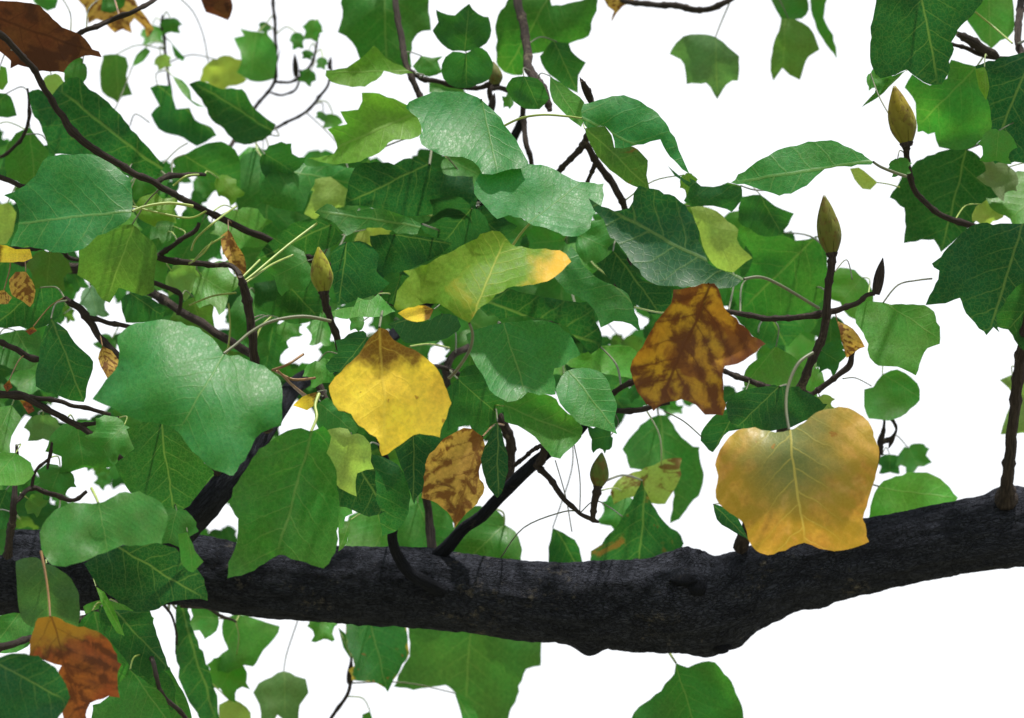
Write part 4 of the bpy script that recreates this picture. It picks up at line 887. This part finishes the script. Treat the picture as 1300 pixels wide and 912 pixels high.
b 2.95 | 390,470 405,458 420,465 425,475 412,488 395,485
m 2.78 b=405,512 t=452,550 | 398,515 415,505 445,530 455,545 450,555 425,552 405,545
b 2.85 | 420,632 432,628 440,650 432,660 420,668
b 2.95 | 430,668 445,660 440,690 430,700
m 3.88 | 371,46 378,42 386,52 380,62 373,58
b 3.88 | 388,42 396,32 402,25 403,45 396,50
m 3.88 | 383,68 392,65 397,70 390,76
m 3.88 | 403,78 410,74 414,82 407,88
b 3.85 | 402,145 410,143 414,150 405,152
b 3.85 | 412,152 424,147 430,156 420,165
m 3.85 | 385,92 395,92 396,100 386,108
m 3.9 | 330,32 338,30 342,38 333,42
b 3.35 | 637,126 650,124 652,132 640,132
m 3.3 | 564,196 600,200 612,220 600,225 570,222
d 3.3 | 340,190 362,200 380,215 355,225 345,210
y 3.4 | 275,225 300,235 300,252 285,248
m 3.3 | 605,275 640,275 665,288 680,300 655,310 630,296
D 3.2 | 545,270 600,262 605,290 590,305 560,310
D 3.25 | 600,265 640,285 640,298 610,300
m 3.35 | 640,300 690,295 720,305 725,320 690,318
tan 3.6 b=790,-2 t=776,29 | 762,-10 800,-10 806,2 790,8 782,18 776,29 779,14 772,8
y 3.15 | 868,220 884,232 880,245 868,240
'''
import shlex
def pt(s): return tuple(float(a) for a in s.split(','))
FALL = {'dry', 'tan', 'yellow', 'brown', 'orange', 'gold', 'rust'}
for ln in LEAVES.strip().splitlines():
    head, pts = ln.split('|')
    tok = shlex.split(head); kw = {}
    cls, dep = tok[0], float(tok[1])
    for k in tok[2:]:
        a, b = k.split('=', 1)
        if a == 'b': kw['base'] = pt(b)
        elif a == 't': kw['tip'] = pt(b)
        elif a == 'g': kw['g'] = pt(b)
        elif a == 's': kw['stalk'] = [pt(q) for q in b.split(';')]
        elif a == 'stalk': kw['stalk_mat'] = b
        elif a in ('curl', 'fold'): kw[a] = float(b)
        elif a == 'col': kw['col'] = pt(b)
        else: kw[a] = b
    if cls in FALL:
        kw.setdefault('mat', cls)
        if cls in ('dry', 'tan', 'rust', 'brown'): kw.setdefault('stalk_mat', 'stalk_brown')
    leaf(cls, dep, [pt(q) for q in pts.split()], **kw)
# ------------------------------------------------------------------ leaves further back, filling the gaps of the crown
DENSE = [(-30, 150), (60, 190), (210, 215), (330, 190), (440, 205), (600, 200), (700, 240), (770, 250), (880, 255), (1000, 300), (1050, 390), (1030, 500),
         (920, 540), (840, 520), (780, 500), (740, 530), (690, 500), (640, 540), (600, 620), (540, 690), (430, 670), (280, 690), (-30, 700)]
HOLES = [(225, 238, 242, 256), (266, 248, 298, 280), (262, 328, 286, 350), (268, 386, 288, 430), (352, 412, 402, 460), (424, 402, 470, 434), (482, 366, 500, 386), (545, 440, 562, 462),
         (94, 372, 120, 460), (130, 385, 154, 412), (118, 404, 172, 422), (180, 368, 212, 382), (112, 455, 136, 505), (66, 508, 140, 526), (14, 542, 62, 592), (64, 552, 88, 592),
         (84, 600, 118, 632), (110, 624, 162, 642), (356, 516, 402, 548), (436, 655, 474, 698), (590, 532, 614, 552), (650, 540, 682, 582), (640, 590, 745, 720), (865, 525, 910, 640),
         (760, 398, 814, 422), (918, 458, 962, 482), (935, 384, 948, 400), (0, 415, 30, 432), (170, 262, 182, 270), (660, 274, 672, 284), (742, 290, 752, 300), (820, 250, 870, 258), (0, 150, 22, 170), (20, 100, 50, 150),
         (0, 222, 14, 262), (235, 640, 300, 668), (690, 470, 700, 480), (735, 575, 770, 660), (700, 210, 790, 262)]
COVER = []
for ln in LEAVES.strip().splitlines():
    COVER.append([pt(q) for q in ln.split('|')[1].split()])
BB = [(min(p[0] for p in c), min(p[1] for p in c), max(p[0] for p in c), max(p[1] for p in c)) for c in COVER]
def covered(p):
    for b, c in zip(BB, COVER):
        if b[0] <= p[0] <= b[2] and b[1] <= p[1] <= b[3] and inside(p, c): return True
    return False
frnd = random.Random(21); nfill = 0; tries = 0
nback = 0.0
FAR = dict(V=[], F=[], U=[], E=[], C=[])
while nfill < NFILL + NFAR and tries < 14000:
    tries += 1
    x, y = frnd.uniform(-20, 1050), frnd.uniform(150, 700)
    if not inside((x, y), DENSE) or covered((x, y)): continue
    if any(a - 4 < x < c + 4 and b - 4 < y < d + 4 for a, b, c, d in HOLES): continue
    ok = False
    for s in (frnd.uniform(75, 120), frnd.uniform(50, 80), frnd.uniform(32, 50), frnd.uniform(20, 32)):
        a = math.pi / 2 + frnd.gauss(0, .8); sq = frnd.uniform(.45, 1.05)
        o, b, t_ = tulip(x + frnd.uniform(-.2, .2) * s, y + frnd.uniform(-.2, .2) * s, s, a, sq, frnd)
        test = o + [((p[0] + x) / 2, (p[1] + y) / 2) for p in o]
        if any(h[0] + 3 < p[0] < h[2] - 3 and h[1] + 3 < p[1] < h[3] - 3 for p in test for h in HOLES): continue
        if any(inside(((h[0] + h[2]) / 2, (h[1] + h[3]) / 2), o) for h in HOLES): continue
        if sum(1 for p in o if not inside(p, DENSE)) > 8: continue
        ok = True; break
    if not ok: continue
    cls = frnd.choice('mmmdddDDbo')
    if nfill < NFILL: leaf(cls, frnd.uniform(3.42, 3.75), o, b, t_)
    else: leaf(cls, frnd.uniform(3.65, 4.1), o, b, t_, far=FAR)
    COVER.append(o); BB.append((min(p[0] for p in o), min(p[1] for p in o), max(p[0] for p in o), max(p[1] for p in o)))
    nfill += 1

# a deeper layer of leaves closes the heart of the crown
while nback < NBACK:
    x, y = frnd.uniform(-20, 1050), frnd.uniform(150, 700)
    if not inside((x, y), DENSE): nback += 0.02; continue
    s = frnd.uniform(45, 110); a = math.pi / 2 + frnd.gauss(0, .8)
    o, b, t_ = tulip(x, y, s, a, frnd.uniform(.5, 1.05), frnd)
    test = o + [((p[0] + x) / 2, (p[1] + y) / 2) for p in o] + [(x, y)]
    nback += 0.05
    if any(h[0] + 5 < p[0] < h[2] - 5 and h[1] + 5 < p[1] < h[3] - 5 for p in test for h in HOLES): continue
    if any(inside(((h[0] + h[2]) / 2, (h[1] + h[3]) / 2), o) for h in HOLES) or sum(1 for p in o if not inside(p, DENSE)) > 6: continue
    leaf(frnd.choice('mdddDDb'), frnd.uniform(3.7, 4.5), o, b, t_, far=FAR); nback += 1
me = bpy.data.meshes.new('foliage'); me.from_pydata(FAR['V'], [], FAR['F'])
l = me.uv_layers.new(name='leaf')
for lp in me.loops: l.data[lp.index].uv = FAR['U'][lp.vertex_index]
at = me.attributes.new('edge', 'FLOAT', 'POINT'); at.data.foreach_set('value', FAR['E'])
at = me.attributes.new('leaf_colour', 'FLOAT_COLOR', 'POINT'); at.data.foreach_set('color', [v for c in FAR['C'] for v in c])
me.update()
fo = link('foliage', me, MAT['far'], TREE); fo['kind'] = 'stuff'; fo['label'] = 'dense green leaves further back in the crown'

# ------------------------------------------------------------------ unseen crown leaves added above to shade the view, with gaps for sunlit leaves
crn = random.Random(5)
LIT = [P(*q) for q in ((515, 510, 2.66), (450, 500, 2.66), (300, 510, 2.62), (180, 450, 2.62), (650, 250, 2.82), (690, 460, 2.8), (620, 340, 2.66), (960, 640, 2.6), (1040, 640, 2.6), (90, 680, 2.55), (310, 640, 2.66), (590, 170, 2.85), (1150, 410, 3.05), (480, 840, 3.5), (870, 450, 2.68))]
V, F, U, E = [], [], [], []
cnt = 0
while cnt < NCROWN:
    x = crn.uniform(-1900, 2300); y = crn.uniform(-1350, -60); d = crn.uniform(2.35, 4.2)
    if y > -110 - 40 * 0: y -= 60
    s = crn.uniform(130, 240) * 3.0 / d
    o, b, t_ = tulip(x, y, s, math.pi / 2 + crn.gauss(0, .9), crn.uniform(.6, 1.05), crn)
    if max(p[1] for p in o) > -25: continue
    if any(((P(x, y, d) - q) - to_sun * (P(x, y, d) - q).dot(to_sun)).length < 0.085 for q in LIT): continue
    g0, g1 = crn.uniform(-.7, .7), crn.uniform(-1.3, .4)
    i0 = len(V)
    c = (x, y); ps = PX * d
    V.append(P(x, y, d)); U.append((.45, 0)); E.append(1)
    for p in o:
        z = g0 * (p[0] - x) + g1 * (p[1] - y) + crn.uniform(-.04, .04) * s
        V.append(P(p[0], p[1], d + z * ps)); E.append(0)
        ax = Vector((t_[0] - b[0], t_[1] - b[1])); L = ax.length; ax /= L
        r = Vector((p[0] - b[0], p[1] - b[1])); U.append((r.dot(ax) / L, r.dot(Vector((-ax.y, ax.x))) / L))
    n = len(o)
    for k in range(n): F.append((i0, i0 + 1 + k, i0 + 1 + (k + 1) % n))
    cnt += 1
me = bpy.data.meshes.new('crown'); me.from_pydata(V, [], F)
l = me.uv_layers.new(name='leaf')
for lp in me.loops: l.data[lp.index].uv = U[lp.vertex_index]
at = me.attributes.new('edge', 'FLOAT', 'POINT')
for i, e in enumerate(E): at.data[i].value = e
me.update()
crown = link('crown', me, MAT['green'], TREE); crown.color = (0.06, 0.16, 0.04, 1); crown['kind'] = 'stuff'

# ------------------------------------------------------------------ loose leaf stalks crossing the gaps
for pts, mt, r in (
    ([(402, 284, 3.0), (365, 312, 2.97), (322, 348, 2.93), (306, 360, 2.92)], 'stalk', 2.0), ([(372, 324, 3.0), (345, 336, 2.96), (322, 352, 2.93), (308, 362, 2.92)], 'stalk', 1.8),
    ([(345, 402, 2.95), (331, 416, 2.94), (322, 440, 2.93)], 'stalk', 1.8), ([(300, 262, 3.05), (275, 280, 3.0), (250, 302, 3.0), (243, 318, 3.02)], 'stalk', 1.7), ([(330, 330, 2.95), (318, 342, 2.93), (306, 354, 2.92)], 'stalk', 1.8),
    ([(285, 300, 3.0), (262, 314, 3.0), (246, 332, 3.02)], 'stalk', 1.7), ([(262, 268, 3.0), (240, 277, 3.0), (200, 270, 3.0), (166, 262, 3.0)], 'stalk', 1.7), ([(270, 306, 3.0), (258, 322, 3.0), (240, 335, 3.04)], 'stalk', 1.6),
    ([(290, 385, 3.1), (292, 420, 3.1), (288, 450, 3.1)], 'stalk', 1.6), ([(300, 372, 3.1), (270, 376, 3.1), (240, 388, 3.1)], 'stalk', 1.6), ([(220, 236, 3.0), (236, 224, 3.0), (252, 222, 3.02)], 'stalk', 1.8),
    ([(727, 556, 3.1), (736, 605, 3.1), (736, 652, 3.08)], 'stalk_dark', 1.0), ([(705, 585, 3.1), (718, 630, 3.15), (726, 675, 3.3)], 'stalk_dark', 1.0), ([(636, 708, 3.2), (665, 670, 3.12), (715, 650, 3.08), (738, 650, 3.07)], 'stalk_dark', 1.2),
    ([(738, 650, 3.07), (755, 636, 3.07), (775, 645, 3.1), (790, 656, 3.2)], 'stalk_dark', 1.1), ([(843, 522, 3.04), (868, 535, 3.02), (892, 556, 3.0)], 'stalk_dark', 1.1), ([(1070, 481, 3.02), (1086, 480, 3.05), (1106, 490, 3.2)], 'stalk_dark', 1.0),
    ([(225, -5, 3.6), (245, 15, 3.7), (258, 45, 3.8), (264, 78, 3.88)], 'stalk_dark', 1.0), ([(1060, 345, 2.95), (1075, 330, 3.0), (1082, 355, 3.1)], 'stalk_dark', 1.0), ([(1238, 15, 3.2), (1262, 35, 3.2), (1285, 55, 3.17)], 'stalk', 1.8),
    ([(520, 440, 2.9), (545, 437, 2.95), (570, 442, 3.1)], 'stalk', 1.8), ([(480, 190, 3.3), (510, 178, 3.3), (532, 172, 3.3)], 'stalk_dark', 1.4), ([(560, 190, 3.3), (575, 208, 3.3), (590, 226, 3.3)], 'stalk_dark', 1.2),
    ([(400, 480, 2.9), (372, 482, 2.88), (348, 470, 2.9)], 'stalk_brown', 2.2), ([(385, 450, 2.9), (365, 463, 2.88), (346, 470, 2.9)], 'stalk_brown', 2.2),
    ([(120, 190, 3.4), (150, 130, 3.7), (168, 85, 3.8)], 'stalk_dark', 1.0), ([(165, 160, 3.6), (172, 145, 3.6), (190, 156, 3.6)], 'stalk_dark', 1.0), ([(205, 210, 3.3), (225, 190, 3.4), (238, 182, 3.5)], 'stalk_dark', 1.2)):
    sm = catmull(pts, 5)
    link('leaf_stalk', tube_mesh('leaf_stalk', [(P(*q), r * 0.78 * PX * q[2]) for q in sm], 6), MAT[mt], TREE)
